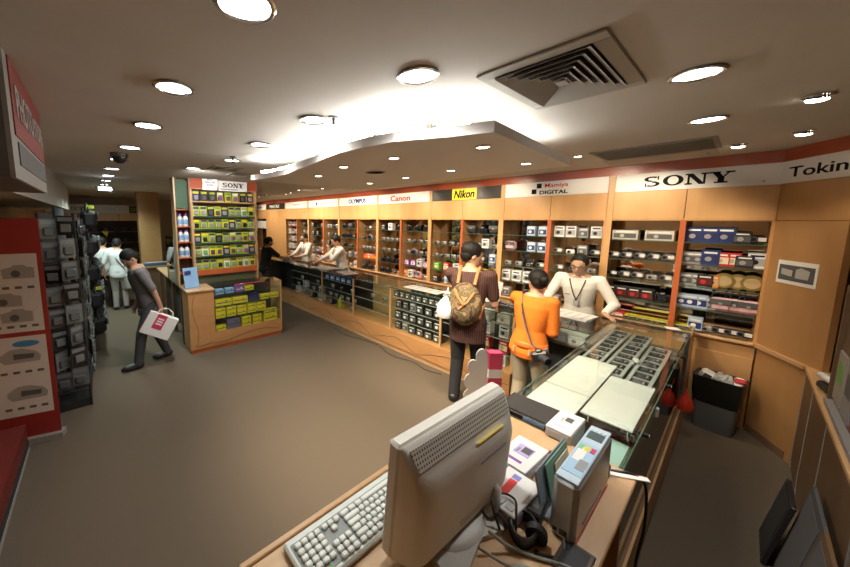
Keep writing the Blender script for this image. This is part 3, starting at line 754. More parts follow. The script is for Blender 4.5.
# papers on the long counter
def sheet(name, label, cat, c, size, rz, m, th=.004, grp=None, par=None):
    t = thing(name, label, cat, c, rz, grp)
    MB().box((0, 0, th/2), (size[0], size[1], th)).build('page', m, t, False)
    q = MB()
    for k in range(5): q.box((0, size[1]*(-.36+.18*k), th+.0004), (size[0]*.7, size[1]*.035, .0006))
    q.build('printed_lines', mat('pale_print', (.55, .56, .58), .6), t, False)
    return t
sheet('order_pad', 'large white order pad under the hand of the clerk', 'paper', (3.97, 1.13, CT), (.30, .44), -.12, PAPER, .012)
sheet('price_list', 'long white price list on the glass top beside the backpack man', 'paper', (3.72, 2.9, CT), (.24, .62), 0, PAPER)
sheet('price_list', 'small white list near the near end of the price list', 'paper', (3.74, 2.42, CT), (.18, .22), .1, PAPER)
sheet('brochure', 'white brochure spread before the leaning clerk with his hand at his face', 'paper', (3.72, 5.55, CT), (.34, .62), .1, PAPER)
sheet('brochure', 'pale sheet on the amber counter section, nearer than the leaning clerk', 'paper', (3.72, 4.75, CT), (.28, .40), -.15, PAPER)
sheet('brochure', 'pale blue leaflet between the woman in black and the far clerk', 'paper', (3.66, 7.0, CT), (.25, .35), .3, SKY)
# far end of the counter (bends behind the black clad woman)
t = thing('display_counter', 'far end counter section where the woman in black leans', 'counter', (CX0, 6.6, 0))
MB().span((-.05, 0, .0), (.5, 1.5, .31)).build('base', W_BASE, t, False)
MB().span((0, .026, .31), (.006, 1.5, .955)).build('glass_front', GLASS, t, False)
MB().span((.1, .03, .31), (.5, 1.5, .95)).build('cabinet_body', BLACKM, t, False)
MB().span((-.01, 0, .955), (.54, 1.5, CT)).build('glass_top', GTINT, t, False)

# ---------------------------------------------------------------- the near glass counter and the desk
NY0, NY1, NX0, NX1 = .225, .765, 1.60, 4.18
t = thing('glass_counter', 'large glass topped counter with white sheets and lens trays under the glass', 'counter', (NX0, NY0, 0)); LX, LY = NX1-NX0, NY1-NY0
MB().span((0, 0, .955), (LX, LY, CT)).build('glass_top', GTINT, t, False)
for y in (0, LY): MB().span((0, y-.002, .9545), (LX, y+.002, CT+.0005)).build('top_edge', GEDGE, t, False)
MB().span((LX-.002, 0, .9545), (LX+.002, LY, CT+.0005)).build('top_edge', GEDGE, t, False)
MB().span((0, 0.012, .31), (LX, .018, .955)).build('back_glass', GSMOKE, t, False)
MB().span((0, LY-.018, .31), (LX, LY-.012, .955)).build('front_glass', GLASS, t, False)
MB().span((.01, .02, .785), (LX-.01, LY-.02, .793)).build('display_shelf', mat('brown_shelf', (.16, .115, .075), .5), t, False)
MB().span((.02, .03, .30), (LX-.02, LY-.05, .31)).build('case_floor', mat('case_floor', (.12, .10, .08), .5), t, False)
MB().span((0, 0, .0), (LX, LY, .30)).build('base', W_DARK, t, False)
MB().span((0, -.012, .205), (LX, 0, .30)).build('base_rail', W_EDGE, t, False)
MB().span((0, -.008, .02), (LX, 0, .195)).build('base_board', W_EDGE, t, False)
for x in (.012, LX-.02): MB().span((x, .0, .30), (x+.022, .03, .955)).build('post', DGREY, t, False)
t = thing('glass_counter', 'short corner piece of glass counter against the shelving wall', 'counter', (4.20, NY0, 0))
MB().span((0, 0, .925), (.46, .52, .935)).build('glass_top', GTINT, t, False)
MB().span((0, 0.0, .0), (.46, .02, .925)).build('side_board', W_EDGE, t, False)
MB().span((0.02, .02, .0), (.44, .5, .62)).build('body', DGREY, t, False)
MB().span((0, .5, .0), (.46, .52, .925)).build('front_glass', GLASS, t, False)
# small lock discs on the back
for k, x in enumerate((2.2, 3.0, 3.75)):
    q = thing('counter_lock', 'small dark sliding-door lock on the back of the glass counter, %s from the desk' % ORD[k], 'lock', (x, NY0+.012, .86))
    MB().cyl((0, 0, 0), (0, -.02, 0), .014).build('lock_body', BLACK, q); MB().cyl((0, -.02, 0), (0, -.024, 0), .008).build('keyway', CHROME, q)
# white sheets under the glass
WS = mat('white_board', (.74, .74, .70), .45)
zs = .925
for lb, (x0, x1, y0, y1) in (('white board under the glass by the woman in orange', (2.28, 2.93, .50, .745)), ('white board under the glass, aisle side, longest of four', (2.06, 2.72, .265, .49)),
                             ('white board under the glass beside the black binder', (1.90, 2.27, .50, .745))):
    q = thing('display_board', lb, 'board', (x0, y0, zs-.012)); w, h = x1-x0, y1-y0
    MB().span((0, 0, 0), (w, h, .010), bev=.002).build('board', WS, q, False); MB().span((w*.1, h*.1, .010), (w*.9, h*.9, .0108)).build('face', mat('board_face', (.78, .78, .74), .3), q, False)
    s = MB()
    for a in (.1, .9):
        for b in (.1, .9): s.cyl((w*a, h*b, 0), (w*a, h*b, -(zs-.012-.793)), .008, n=8)
    s.build('standoff', CHROME, q)
q = thing('binder', 'black binder with a blue spine label lying at the end of the glass counter', 'binder', (1.66, .45, CT), .02)
MB().box((.09, .13, .015), (.20, .36, .028), bev=.004).build('cover', BLACK, q); MB().box((.09, .13, .0305), (.17, .33, .003)).build('window', mat('dark_gloss', (.05, .05, .05), .1), q)
MB().box((-.0105, .13, .016), (.002, .10, .016)).build('spine_label', SKY, q)
q = thing('tablet_tray', 'pale blue-green flat panel under the glass beside the tall silver machine', 'tray', (1.70, .255, .80), 0)
MB().span((0, 0, 0), (.40, .17, .02), bev=.004).build('panel', mat('pale_teal', (.42, .60, .56), .35), q)
MB().span((.08, .02, .02), (.16, .05, .0212)).build('printed_marks', DGREY, q); MB().cyl((.05, .12, .02), (.05, .12, .0212), .015).build('white_spot', PAPER, q)
# cards with a coil of wire further on
q = thing('price_card', 'small white price card lying on the brown shelf under the glass', 'card', (2.28, .305, .793), .1); MB().box((0, 0, .002), (.05, .08, .003)).build('card', PAPER, q)
MB().box((0, 0, .0042), (.03, .05, .001)).build('print', DGREY, q)
for k, (x, y) in enumerate(((2.14, .30), (2.18, .37))):
    q = thing('cable_coil', ['dark cable coil under the glass next to the price card', 'second dark cable coil under the glass, nearer the white board'][k], 'cable', (x, y, .793), 0, None)
    mb = MB()
    for r in (.032, .040, .036): mb.tube([(r*math.cos(a*PI/8), r*math.sin(a*PI/8), .006+.004*(r > .035)) for a in range(17)], .0035, 6)
    mb.build('coil', BLACKM, q); MB().box((.036, 0, .008), (.012, .02, .012)).build('plug', DGREY, q)
q = thing('tape_roll', 'white roll standing on the shelf near the aisle side of the glass counter', 'roll', (2.62, .262, .793)); MB().lathe((0, 0, 0), [(.018, 0), (.034, 0), (.034, .05), (.018, .05)], 20).build('roll', WHITE, q)
MB().lathe((0, 0, 0), [(.017, .001), (.018, 0), (.018, .05), (.017, .05)], 20).build('core', TAN, q)
# trays of lenses: ladder frames with dark wells, each well holding a device
SLV = mat('silver_card', (.55, .58, .57), .3, .3)
def ladder(x0, x1, y0, y1, n, label, lab2):
    q = thing('display_tray', label, 'tray', (x0, y0, .893)); w, h = x1-x0, y1-y0; mb = MB()
    for y in (0, h-.02): mb.span((0, y, 0), (w, y+.02, .012))
    for k in range(n+1): mb.span(((w-.012)*k/n, .02, 0), ((w-.012)*k/n+.012, h-.02, .012))
    mb.build('frame', SLV, q, False); MB().span((0, 0, -.004), (w, h, 0)).build('tray_floor', BLACKM, q, False)
    mb = MB()
    for a in (.05, .95):
        for b in (.08, .92): mb.cyl((w*a, h*b, -.004), (w*a, h*b, -.10), .006, n=8)
    mb.build('leg', CHROME, q)
    for k in range(n):
        d = thing('digital_player', '%s black handset from the desk end of the %s' % (ORD[k], lab2), 'device', (x0+(w-.012)*(k+.5)/n+.006, y0+h/2, .893), 0, 'handsets in the '+lab2)
        MB().box((0, 0, .007), (w/n*.62, h*.60, .012), bev=.003).build('body', BLACK, d); MB().box((0, h*.10, .0135), (w/n*.45, h*.24, .001)).build('screen', DGREY, d)
        MB().box((0, -h*.17, .0135), (w/n*.35, h*.08, .001)).build('button', SILVER, d)
ladder(2.98, 3.98, .60, .735, 8, 'silver ladder tray of black handsets, customer side of the glass counter', 'tray by the woman in orange')
ladder(2.80, 3.98, .445, .58, 9, 'silver ladder tray of black handsets, middle of three under the glass', 'middle tray')
ladder(2.72, 3.70, .29, .425, 7, 'silver ladder tray of black handsets, aisle side of the glass counter', 'aisle side tray')
q = thing('white_mouse', 'small white mouse-shaped gadget between two ladder trays', 'gadget', (3.18, .435, .905), .3); MB().ell((0, 0, .014), (.05, .022, .016), 16, 8).build('shell', WHITE, q)
MB().box((.02, 0, .029), (.03, .004, .003)).build('strip', GREY, q)
sheet('paper_note', 'small white note lying on the short corner glass counter', 'note', (4.36, .36, .935), (.08, .10), .4, PAPER, .003)
# ---------------------------------------------------------------- the desk and what stands on it
DZ = 1.0
t = thing('computer_desk', 'beech topped desk carrying the computer and photo printers', 'desk', (.25, .172, 0))
MB().span((0, 0, DZ-.028), (1.335, .634, DZ), bev=.004).build('desk_top', W_DESK, t, False)
MB().span((0, .635, DZ-.03), (1.335, .655, DZ+.006), bev=.003).build('front_edge', W_EDGE, t, False)
MB().span((1.30, .03, .0), (1.33, .62, DZ-.028)).build('side_panel', W_EDGE, t, False)
MB().span((.01, .03, .0), (.04, .62, DZ-.028)).build('side_panel', W_EDGE, t, False)
MB().span((.04, .60, .0), (1.30, .62, DZ-.028)).build('front_panel', W_BASE, t, False)
MB().span((.04, .05, .12), (1.30, .60, .14)).build('lower_shelf', W_DARK, t, False)

# monitor seen from behind
t = thing('monitor', 'beige flat monitor seen from behind, standing on the desk', 'monitor', (.846, .530, DZ)); t.rotation_euler = (.075, 0, -.03)
mb = MB(); mb.box((0, .030, .215), (.530, .046, .37), bev=.010); mb.build('screen_frame', BEIGE, t)
MB().box((0, .0545, .22), (.49, .003, .30)).build('screen', mat('screen_glass', (.02, .022, .025), .12), t)
def rr(w, h, r, y, zc, n=5):
    o = []
    for cx, cz, a0 in ((w/2-r, h/2-r, 0), (-w/2+r, h/2-r, 90), (-w/2+r, -h/2+r, 180), (w/2-r, -h/2+r, 270)):
        for k in range(n+1):
            a = math.radians(a0+90*k/n); o.append(V((cx+r*math.cos(a), y, zc+cz+r*math.sin(a))))
    return o
mb = MB(); mb.loft([rr(.526, .366, .012, .008, .215), rr(.522, .358, .016, -.004, .213), rr(.500, .296, .03, -.040, .186), rr(.47, .270, .05, -.060, .178), rr(.41, .215, .07, -.069, .172)])
mb.build('back_shell', BEIGE, t)
VENT = spots_mat('vent_holes', (.56, .53, .46), (.10, .095, .085), 100)
mb = MB()
sl = (V((0, -.0345, .3515))-V((0, -.0055, .3935))).normalized()
mb.add([(-.243, -.0075, .3890), (.243, -.0075, .3890), (.232, -.0385, .3400), (-.232, -.0385, .3400)], [(0, 1, 2, 3)])
o = mb.build('top_vent', VENT, t, False); md = o.modifiers.new('thick', 'SOLIDIFY'); md.thickness = .003; md.offset = 0
MB().box((.09, -.0500, .318), (.15, .004, .024), R=MX.Rotation(.75, 3, 'X')).build('yellow_sticker', mat('pale_yellow_sticker', (.70, .55, .10), .5), t)
MB().box((.10, -.0690, .262), (.15, .003, .012), R=MX.Rotation(-.0, 3, 'Y')).build('embossed_strip', GREY, t)
GB = mat('grey_beige', (.50, .50, .47), .45)
mb = MB(); mb.loft([rr(.11, .05, .02, -.075, .10), rr(.12, .06, .02, -.055, .06), rr(.15, .04, .015, -.02, .03)]); mb.build('neck', GB, t).rotation_euler.x = -.06
mb = MB(); mb.prism([(-.15, -.10), (-.10, -.135), (.02, -.105), (.10, -.135), (.16, -.10), (.15, .06), (.09, .10), (-.09, .10), (-.15, .06)], 0, .018); mb.ell((0, -.03, .015), (.12, .08, .025)); mb.build('foot', GB, t).rotation_euler.x = -.075
mb = MB().tube([(.11, -.07, .02), (.13, -.085, .05), (.15, -.075, .085), (.145, -.05, .11)], .020, 10); mb.build('swivel_arm', GB, t).rotation_euler.x = -.075

# keyboard
t = thing('keyboard', 'pale beige computer keyboard lying before the monitor screen', 'keyboard', (.662, .705, DZ))
MB().box((0, 0, .013), (.585, .168, .022), bev=.006).build('case', mat('keyboard_case', (.62, .66, .62), .45), t)
MB().box((0, -.004, .0245), (.56, .128, .003)).build('key_bed', mat('key_bed', (.22, .24, .23), .5), t)
kb = MB(); u = .0225
def keyrow(x0, y, ws):
    # x runs from the numeric pad side (-x) to the far side
    x = x0
    for w in ws:
        if w > 0: kb.box((x+w*u/2, y, .031), (w*u-.0035, .0175, .011), bev=.0032)
        x += abs(w)*u
for r, y in enumerate((-.044, -.0225, -.001, .0205, .042)):
    ym = y
    keyrow(-.275, ym, [1, 1, 1, 1])
    keyrow(-.275+4.25*u, ym, [1, 1, 1] if r in (0, 1) else ([-1, 1, -1] if r == 3 else ([1, 1, 1] if r == 4 else [])))
    keyrow(-.275+7.5*u, ym, [[2]+[1]*13, [1.5]+[1]*12+[1.5], [2.25]+[1]*11+[1.75], [2.75]+[1]*10+[2.25], [1.5, 1.25, 1.25, 6.25, 1.25, 1.25, 2.25]][r])
keyrow(-.275+4.25*u, -.073+.0085, [1, 1, 1]); keyrow(-.275+7.5*u, -.0645, [1]*4+[-.6]+[1]*4+[-.6]+[1]*4+[-.8, 1])
kb.build('keys', mat('key_caps', (.72, .74, .69), .4), t)
MB().box((-.235, -.066, .026), (.05, .008, .002)).build('status_lights', GREEN, t)

def photo_printer(name, label, c, size, rz, accent, stripe):
    t = thing(name, label, 'printer', c, rz); w, d, h = size
    MB().box((0, 0, h*.5), (w, d, h*.96), bev=.012).build('body', mat('pale_grey_side', (.46, .47, .50), .4), t)
    MB().box((0, 0, h*.95), (w*.985, d*.985, h*.10), bev=.006).build('lid', WHITE, t)
    MB().box((w*.08, 0, h*1.003), (w*.34, d*.48, .0035), bev=.001).build('control_panel', accent, t)
    MB().box((w*.10, -d*.08, h*1.003+.002), (w*.20, d*.26, .002)).build('screen', DGREY, t)
    q = MB()
    for k in range(3): q.cyl((-w*.02+w*.05*k, d*.15, h*1.0), (-w*.02+w*.05*k, d*.15, h*1.0+.0045), .005, n=10)
    q.build('button', SILVER, t)
    MB().box((-w*.30, d*.05, h*1.003), (w*.07, d*.52, .002)).build('label_strip', stripe, t)
    MB().box((-w*.502, 0, h*.35), (.003, d*.62, h*.24)).build('paper_slot', BLACK, t)
    return t
photo_printer('photo_printer', 'white photo printer with a purple control panel, middle of the desk', (1.292, .487, DZ), (.205, .125, .052), -.05, mat('lilac_print', (.50, .42, .72), .4), PURPLE)
q = photo_printer('photo_printer', 'white photo printer partly on the glass counter beside the black binder', (1.665, .447, CT), (.20, .105, .085), -.02, mat('grey_face', (.60, .60, .62), .4), mat('lilac_pale', (.55, .50, .70), .4))
# nearest one has a plain lid with a red label and a blue square
t = thing('photo_printer', 'white photo printer with a red label on its plain lid, next to the monitor', 'printer', (1.075, .432, DZ), -.05)
MB().box((0, 0, .025), (.205, .125, .048), bev=.010).build('body', mat('lilac_grey', (.34, .33, .42), .4), t)
MB().box((0, 0, .049), (.203, .123, .008), bev=.003).build('lid', WHITE, t)
MB().box((.005, .012, .0537), (.085, .026, .001), R=MX.Rotation(.05, 3, 'Z')).build('label', mat('printer_red', (.75, .06, .06), .4), t)
MB().box((.066, .014, .0537), (.026, .026, .001)).build('square_mark', mat('mark_blue', (.22, .25, .60), .4), t)
q = MB()
for k in range(3): q.box((-.072, -.035+.035*k, .0545), (.03, .026, .004), bev=.001)
q.build('button', mat('button_grey', (.55, .57, .60), .4), t)

# tall silver machine
t = thing('tall_printer', 'tall narrow silver machine with a blue icon panel on top, at the desk edge', 'printer', (1.255, .272, DZ)); H = .205
MB().box((0, 0, H/2), (.385, .070, H), bev=.014).build('body', mat('machine_silver', (.46, .47, .48), .35, .3), t)
MB().box((0, 0, H+.001), (.372, .062, .006), bev=.002).build('top_plate', mat('machine_top', (.55, .68, .78), .3), t)
MB().box((-.05, 0, H+.0045), (.20, .054, .002)).build('icon_panel', mat('icon_blue', (.40, .60, .78), .35), t)
MB().box((.115, 0, H+.0045), (.055, .046, .003)).build('display', mat('lcd', (.10, .14, .14), .2), t)
q = MB()
for k, m in enumerate((0, 1, 2)): q.box((.015, -.017+.017*k, H+.006), (.032, .013, .0015), m=m)
q.build('colour_icons', [PINK, YELLOW, mat('icon_green', (.25, .55, .25), .4)], t)
MB().box((-.09, -.012, H+.006), (.06, .024, .0015)).build('grey_label', GREY, t); MB().box((-.03, .008, H+.006), (.09, .026, .001)).build('text_label', PAPER, t)
q = MB()
for k in range(4): q.cyl((.155, -.02+.013*k, H+.002), (.155, -.02+.013*k, H+.007), .004, n=8)
q.build('button', WHITE, t)
MB().box((-.193, -.004, .03), (.003, .02, .02)).box((-.193, .018, .03), (.003, .012, .014)).build('socket', BLACK, t)
MB().box((-.02, -.0355, .04), (.20, .002, .006)).build('vent_slot', DGREY, t)
MB().box((0, -.0358, .006), (.36, .002, .008)).build('red_line', RED, t)
# leaflet holder leaning behind it
t = thing('leaflet_holder', 'grey leaflet holder with a green leaflet standing beside the tall silver machine', 'leaflet holder', (1.24, .335, DZ))
R = MX.Rotation(-.22, 3, 'X')
MB().box((0, .020, .075), (.28, .006, .15), bev=.002, R=R).build('panel', mat('slate_plastic', (.25, .29, .33), .4), t)
MB().box((.02, .012, .088), (.20, .004, .125), R=R).build('leaflet', mat('leaf_green', (.18, .36, .26), .4), t)
MB().box((.04, .0095, .105), (.12, .003, .05), R=R).build('picture', CREAM, t)
MB().box((0, .004, .006), (.28, .045, .012), bev=.003).build('base', mat('slate_plastic', (.25, .29, .33), .4), t)
# adapter, cable bundle, cables
t = thing('power_adapter', 'black power adapter block between the red-labelled printer and the tall machine', 'adapter', (1.10, .362, DZ), .1)
MB().box((0, 0, .021), (.10, .062, .042), bev=.006).build('case', BLACK, t); MB().box((0, 0, .0425), (.05, .03, .001)).build('rating_label', DGREY, t)
t = thing('cable_bundle', 'tied bundle of black cable lying on the desk by the power adapter', 'cable', (.985, .352, DZ), .3)
mb = MB()
for k in range(6):
    r = .030+.003*(k % 3); mb.tube([(.055*math.cos(a*PI/10)*1.0, r*math.sin(a*PI/10), .012+.006*k) for a in range(21)], .0055, 7)
mb.build('coil', BLACK, t); MB().lathe((.0, -.036, .03), [(.012, -.012), (.030, -.012), (.030, .012), (.012, .012)], 12, d=(1, 0, 0)).build('tie', BLACKM, t)
def cable(label, pts, r, m, name='cable', grp=None):
    t = thing(name, label, 'cable', pts[0], 0, grp); o = V(pts[0]); P = [V(p)-o for p in pts]; Q = []
    for i in range(len(P)-1):
        p0, p1, p2, p3 = P[max(i-1, 0)], P[i], P[i+1], P[min(i+2, len(P)-1)]
        for k in range(6):
            s = k/6; Q.append(.5*((2*p1)+(p2-p0)*s+(2*p0-5*p1+4*p2-p3)*s*s+(3*p1-p0-3*p2+p3)*s**3))
    Q.append(P[-1]); MB().tube(Q, r, 8).build('lead', m, t); MB().box(tuple(Q[-1]), (.016, .016, .012), bev=.003).build('plug', m, t)
cable('thin black lead looping over the red-labelled printer', [(.93, .40, 1.02), (.95, .44, 1.075), (1.02, .44, 1.064), (1.03, .40, 1.064), (.985, .375, 1.05), (.95, .36, 1.02)], .0035, BLACK)
cable('grey video lead running from the monitor foot along the desk', [(.86, .40, 1.06), (.90, .36, 1.02), (.94, .30, 1.008), (.98, .24, 1.007), (1.0, .19, 1.007)], .005, mat('lead_grey', (.30, .31, .28), .5))
cable('second grey lead beside the monitor foot', [(.80, .40, 1.05), (.85, .34, 1.012), (.90, .29, 1.008), (.90, .22, 1.007)], .0045, mat('lead_grey', (.30, .31, .28), .5))
cable('black lead under the tall machine socket', [(1.055, .262, 1.02), (1.03, .25, 1.008), (.99, .26, 1.006), (.96, .30, 1.006)], .004, BLACK)
cable('black lead hanging down from the desk corner towards the floor', [(1.53, .25, 1.006), (1.57, .19, 1.006), (1.592, .15, .97), (1.60, .14, .80), (1.585, .15, .62), (1.60, .14, .45)], .005, BLACK)
cable('black lead between the leaflet holder and the purple-panelled printer', [(1.42, .44, 1.02), (1.44, .40, 1.03), (1.41, .385, 1.012), (1.38, .40, 1.008)], .006, BLACK)
t = thing('adapter_plug', 'black plug adapter standing at the far end of the tall machine', 'adapter', (1.49, .262, DZ)); MB().box((0, 0, .025), (.03, .04, .05), bev=.006).build('case', BLACK, t)
MB().cyl((0, 0, .05), (0, 0, .06), .006).build('strain_relief', DGREY, t)
t = thing('pocket_card', 'red and white folded card jutting over the desk corner', 'card', (1.55, .195, DZ), 2.2); MB().box((0, 0, .003), (.13, .022, .004)).build('card', PAPER, t); MB().box((0, -.012, .002), (.11, .014, .003)).build('red_edge', PINK, t)
t = thing('dark_tray', 'dark flat cable tray at the back edge of the desk', 'tray', (1.02, .225, DZ)); MB().box((0, 0, .005), (.12, .08, .010), bev=.002).build('tray_body', mat('dark_brown_plastic', (.06, .04, .03), .5), t)
MB().box((0, 0, .0105), (.10, .06, .001)).build('liner', BLACKM, t)
# promotional standee beyond the monitor
t = thing('promo_standee', 'white cloud-edged standee with a red and white carton, behind the monitor', 'standee', (1.50, .765, DZ), .0); t.scale = (.62, .62, .90)
F = frame((-.10, 0, 0), (.75, -.66, 0), (0, 0, 1))
pts = [(-.075, 0), (.06, 0), (.06, .30)]
for cx, cz, r, a0, a1 in ((.01, .36, .045, 0, 170), (-.055, .30, .042, 60, 230), (-.075, .215, .045, 100, 260), (-.075, .125, .045, 100, 260), (-.07, .045, .045, 100, 250)):
    for k in range(8): a = math.radians(a0+(a1-a0)*k/7); pts.append((cx+r*math.cos(a), cz+r*math.sin(a)))
MB().prism(pts, -.006, .006, F=F).build('cloud_board', WHITE, t, False)
q = MB(); q.box((0, 0, .19), (.11, .075, .36), bev=.002, R=None); o = q.build('carton', PINK, t); o.location = (.05, -.04, 0); o.rotation_euler = (0, 0, -.7)
for z, h in ((.25, .05), (.06, .04)):
    o = MB().box((0, 0, z), (.112, .077, h)).build('white_band', PAPER, t); o.location = (.05, -.04, 0); o.rotation_euler = (0, 0, -.7)
# ---------------------------------------------------------------- film island and tower
IY = 4.94
t = thing('film_counter', 'beech counter with a glass front full of yellow film cartons', 'counter', (.95, IY, 0))
MB().span((0, 0, .06), (.355, .42, .93)).build('end_panel', W_BASE, t, False)
MB().span((.355, 0, .06), (1.465, .42, .27)).build('base', W_BASE, t, False)
MB().span((.01, .012, 0), (1.455, .42, .06)).build('plinth', W_RED, t, False)
mb = MB(); mb.tube([(.08+.035*math.sin(k/12*PI*2), -.002, .10+k*.065) for k in range(13)], .004, 6); mb.tube([(.08, -.002, .10), (.30, -.002, .12), (.36, -.002, .10)], .004, 6)
mb.tube([(.36+1.05*k/14, -.002, .10+.13*math.sin(k/14*PI)*(k/14)) for k in range(15)], .004, 6); mb.build('wavy_groove', W_DARK, t)
MB().span((-.02, -.02, .93), (.36, .44, .96), bev=.004).build('wood_top', W_DESK, t, False)
MB().span((.36, 0, .27), (1.445, .006, .95)).build('glass_front', GLASS, t, False)
MB().span((.36, -.004, .95), (1.465, .42, .96)).build('glass_top', GTINT, t, False)
MB().span((1.445, 0, .27), (1.465, .42, .95)).build('post', W_EDGE, t, False)
MB().span((.36, .40, .27), (1.445, .42, .95)).build('back_panel', BLACKM, t, False)
for z in (.47, .66, .845):
    MB().span((.365, .02, z-.008), (1.44, .36, z)).build('glass_shelf', GTINT, t, False); MB().span((.365, .016, z-.009), (1.44, .02, z)).build('shelf_edge', GEDGE, t, False)
# yellow film cartons: fronts face -Y here
def fcarton(name, m, acc, w, h, d=.10):
    t = thing(name, 'x', 'box'); MB().box((0, 0, h/2), (w, d, h), bev=.001).build('carton', m, t)
    MB().box((0, -d/2-.0006, h*.45), (w*.9, .001, h*.12)).build('dark_band', acc, t)
    MB().cyl((w*.18, -d/2-.0005, h*.70), (w*.18, -d/2-.0016, h*.70), h*.12, n=12).build('picture', acc, t)
    return Kind(t)
FY = fcarton('film_carton', YELLOW, mat('film_black', (.06, .055, .03), .4), .145, .075); FN = fcarton('battery_carton', NAVY, BLUE, .17, .12); FB = fcarton('battery_carton', SKY, NAVY, .12, .075)
FP = fcarton('film_carton', PURPLE, PAPER, .13, .09); FL = fcarton('twin_film_carton', YELLOW, NAVY, .24, .10); FG = fcarton('grey_carton', mat('purple_grey', (.16, .14, .24), .5), DGREY, .20, .15)
GY = 'yellow film cartons in the island counter'
def fput(k, x, z, lab, grp=GY): k.put((x, IY+.075, z), 0, lab, grp)
for i in range(5):
    for j in range(2): fput(FY, 1.40+.165*i, .47+.077*j, 'yellow film carton, %s from the beech end, %s of third row' % (ORD[i], ['lower', 'upper'][j]))
for i, (x, n) in enumerate(((1.40, 1), (1.80, 2), (1.98, 2))):
    for j in range(n): fput(FY, x, .27+.077*j, 'yellow film carton in the bottom row, %s stack from beech end, %s' % (ORD[i], ['lower', 'upper'][j]))
fput(FG, 1.59, .27, 'purple-grey carton in the bottom row between yellow film stacks', None); fput(FL, 2.22, .27, 'wide yellow and navy carton at the right of the bottom row', None)
fput(FL, 2.22, .371, 'upper wide yellow and navy carton stacked at the right of the bottom row', None)
fput(FL, 1.45, .66, 'wide yellow and navy carton, first on the second row from the beech end', None); fput(FL, 1.71, .66, 'wide yellow and navy carton, second on the second row', None)
fput(FN, 1.93, .66, 'large navy carton in the middle of the second row', None); fput(FY, 2.12, .66, 'yellow carton right of the large navy carton', GY); fput(FY, 2.29, .66, 'last yellow carton on the second row', GY)
for i, (k, nm) in enumerate(((FB, 'pale blue battery carton'), (FB, 'pale blue battery carton'), (FP, 'purple film carton'), (FY, 'yellow film carton'))): fput(k, 1.40+.155*i, .845, '%s, %s on the top row under the island glass' % (nm, ORD[i]), None)
q = thing('red_label_strip', 'red printed strip on the glass top of the film counter', 'label', (1.75, IY+.02, .96)); MB().box((.1, .03, .0015), (.42, .05, .003)).build('strip', PINK, q); MB().box((0, .03, .0035), (.05, .04, .001)).build('badge', PAPER, q)

TY = 5.34
t = thing('film_tower', 'tall beech display tower of film packets on the island counter', 'display tower', (1.17, TY, .96)); W = .98
z0 = .0
MB().span((0, 0, .14), (W, .30, .22)).build('base_rail', W_RED, t, False)
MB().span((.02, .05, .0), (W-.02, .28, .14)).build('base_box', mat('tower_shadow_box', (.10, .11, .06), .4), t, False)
for x in (-.03, W): MB().span((x, 0, .0), (x+.03, .30, 1.50)).build('side_panel', W_EDGE, t, False)
MB().span((-.03, -.01, 1.50), (W+.03, .30, 1.65)).build('fascia', W_FASC, t, False)
MB().span((-.03, 0, 1.49), (W+.03, .30, 1.505)).build('top_board', W_EDGE, t, False)
TZ = [.22, .44, .65, .87, 1.07, 1.305]
for z in TZ[1:]:
    MB().span((0, .01, z-.012), (W, .28, z)).build('shelf', GTINT if z < 1.2 else W_EDGE, t, False); MB().span((0, .004, z-.014), (W, .010, z+.008)).build('shelf_edge', GEDGE if z < 1.2 else W_EDGE, t, False)
for x in (.70,): MB().span((0, .285, .22), (x, .30, 1.05)).build('back_panel', mat('tower_back', (.20, .22, .08), .5), t, False)
def pk(card, blob, top, w=.10, h=.165, name='film_packet'):
    t = thing(name, 'x', 'packet'); MB().box((0, 0, h/2), (w, .004, h)).build('card', card, t)
    MB().box((0, -.014, h*.36), (w*.62, .024, h*.42), bev=.007).build('blister', blob, t); MB().box((0, -.0026, h*.82), (w*.84, .0014, h*.2)).build('header', top, t)
    return Kind(t)
PK = {'g': (pk(YGREEN, GREY, NAVY), 'lime packet with a grey bubble'), 'd': (pk(YGREEN, BLACK, YELLOW), 'lime packet with a black bubble'), 'y': (pk(YELLOW, DGREY, GREEN), 'yellow packet'),
      'w': (pk(PAPER, GREEN, YGREEN), 'white packet with green print'), 'n': (pk(NAVY, SILVER, YELLOW), 'dark blue packet'), 'p': (pk(YGREEN, PURPLE, PAPER), 'lime packet with a purple bubble'), 'k': (pk(BLACK, DGREY, YGREEN), 'black packet')}
trow = ['gggdwgywy', 'gwyynygpn', 'ndgkgpgyp', 'dgggyngdg', 'ggkynggwd', 'nkkpypkn']
for r, row in enumerate(trow):
    for i, c in enumerate(row):
        k, nm = PK[c]; n = len(row)
        k.put((1.17+W*(i+.5)/n, TY+.06+random.uniform(-.01, .01), .96+TZ[r]), random.uniform(-.12, .12), '%s, %s along, %s shelf from bottom of film tower' % (nm, ORD[i], ORD[r]), 'film packets on the tower', rot=(random.uniform(-.12, -.04), 0, random.uniform(-.1, .1)))
s = thing('shop_sign', 'small white sign with black slab-serif letters on top of the film tower', 'sign', (1.55, TY-.04, 2.44))
MB().span((0, 0, 0), (.46, .015, .16)).build('sign_panel', PAPER, s, False)
slab_serif(s, frame((.23, -.001, .095), (1, 0, 0), (0, 0, 1)), .34, .07)
MB().span((.03, -.002, .02), (.30, 0, .035)).build('small_print', GREY, s, False)
s = thing('shop_sign', 'white shield-shaped card with small dark print on top of the film tower', 'sign', (1.30, TY-.06, 2.44))
MB().prism([(0, 0), (.22, 0), (.24, .10), (.235, .20), (.0, .215), (.015, .10)], 0, .012, F=frame((0, .012, 0), (1, 0, 0), (0, 0, 1))).build('card', PAPER, s, False)
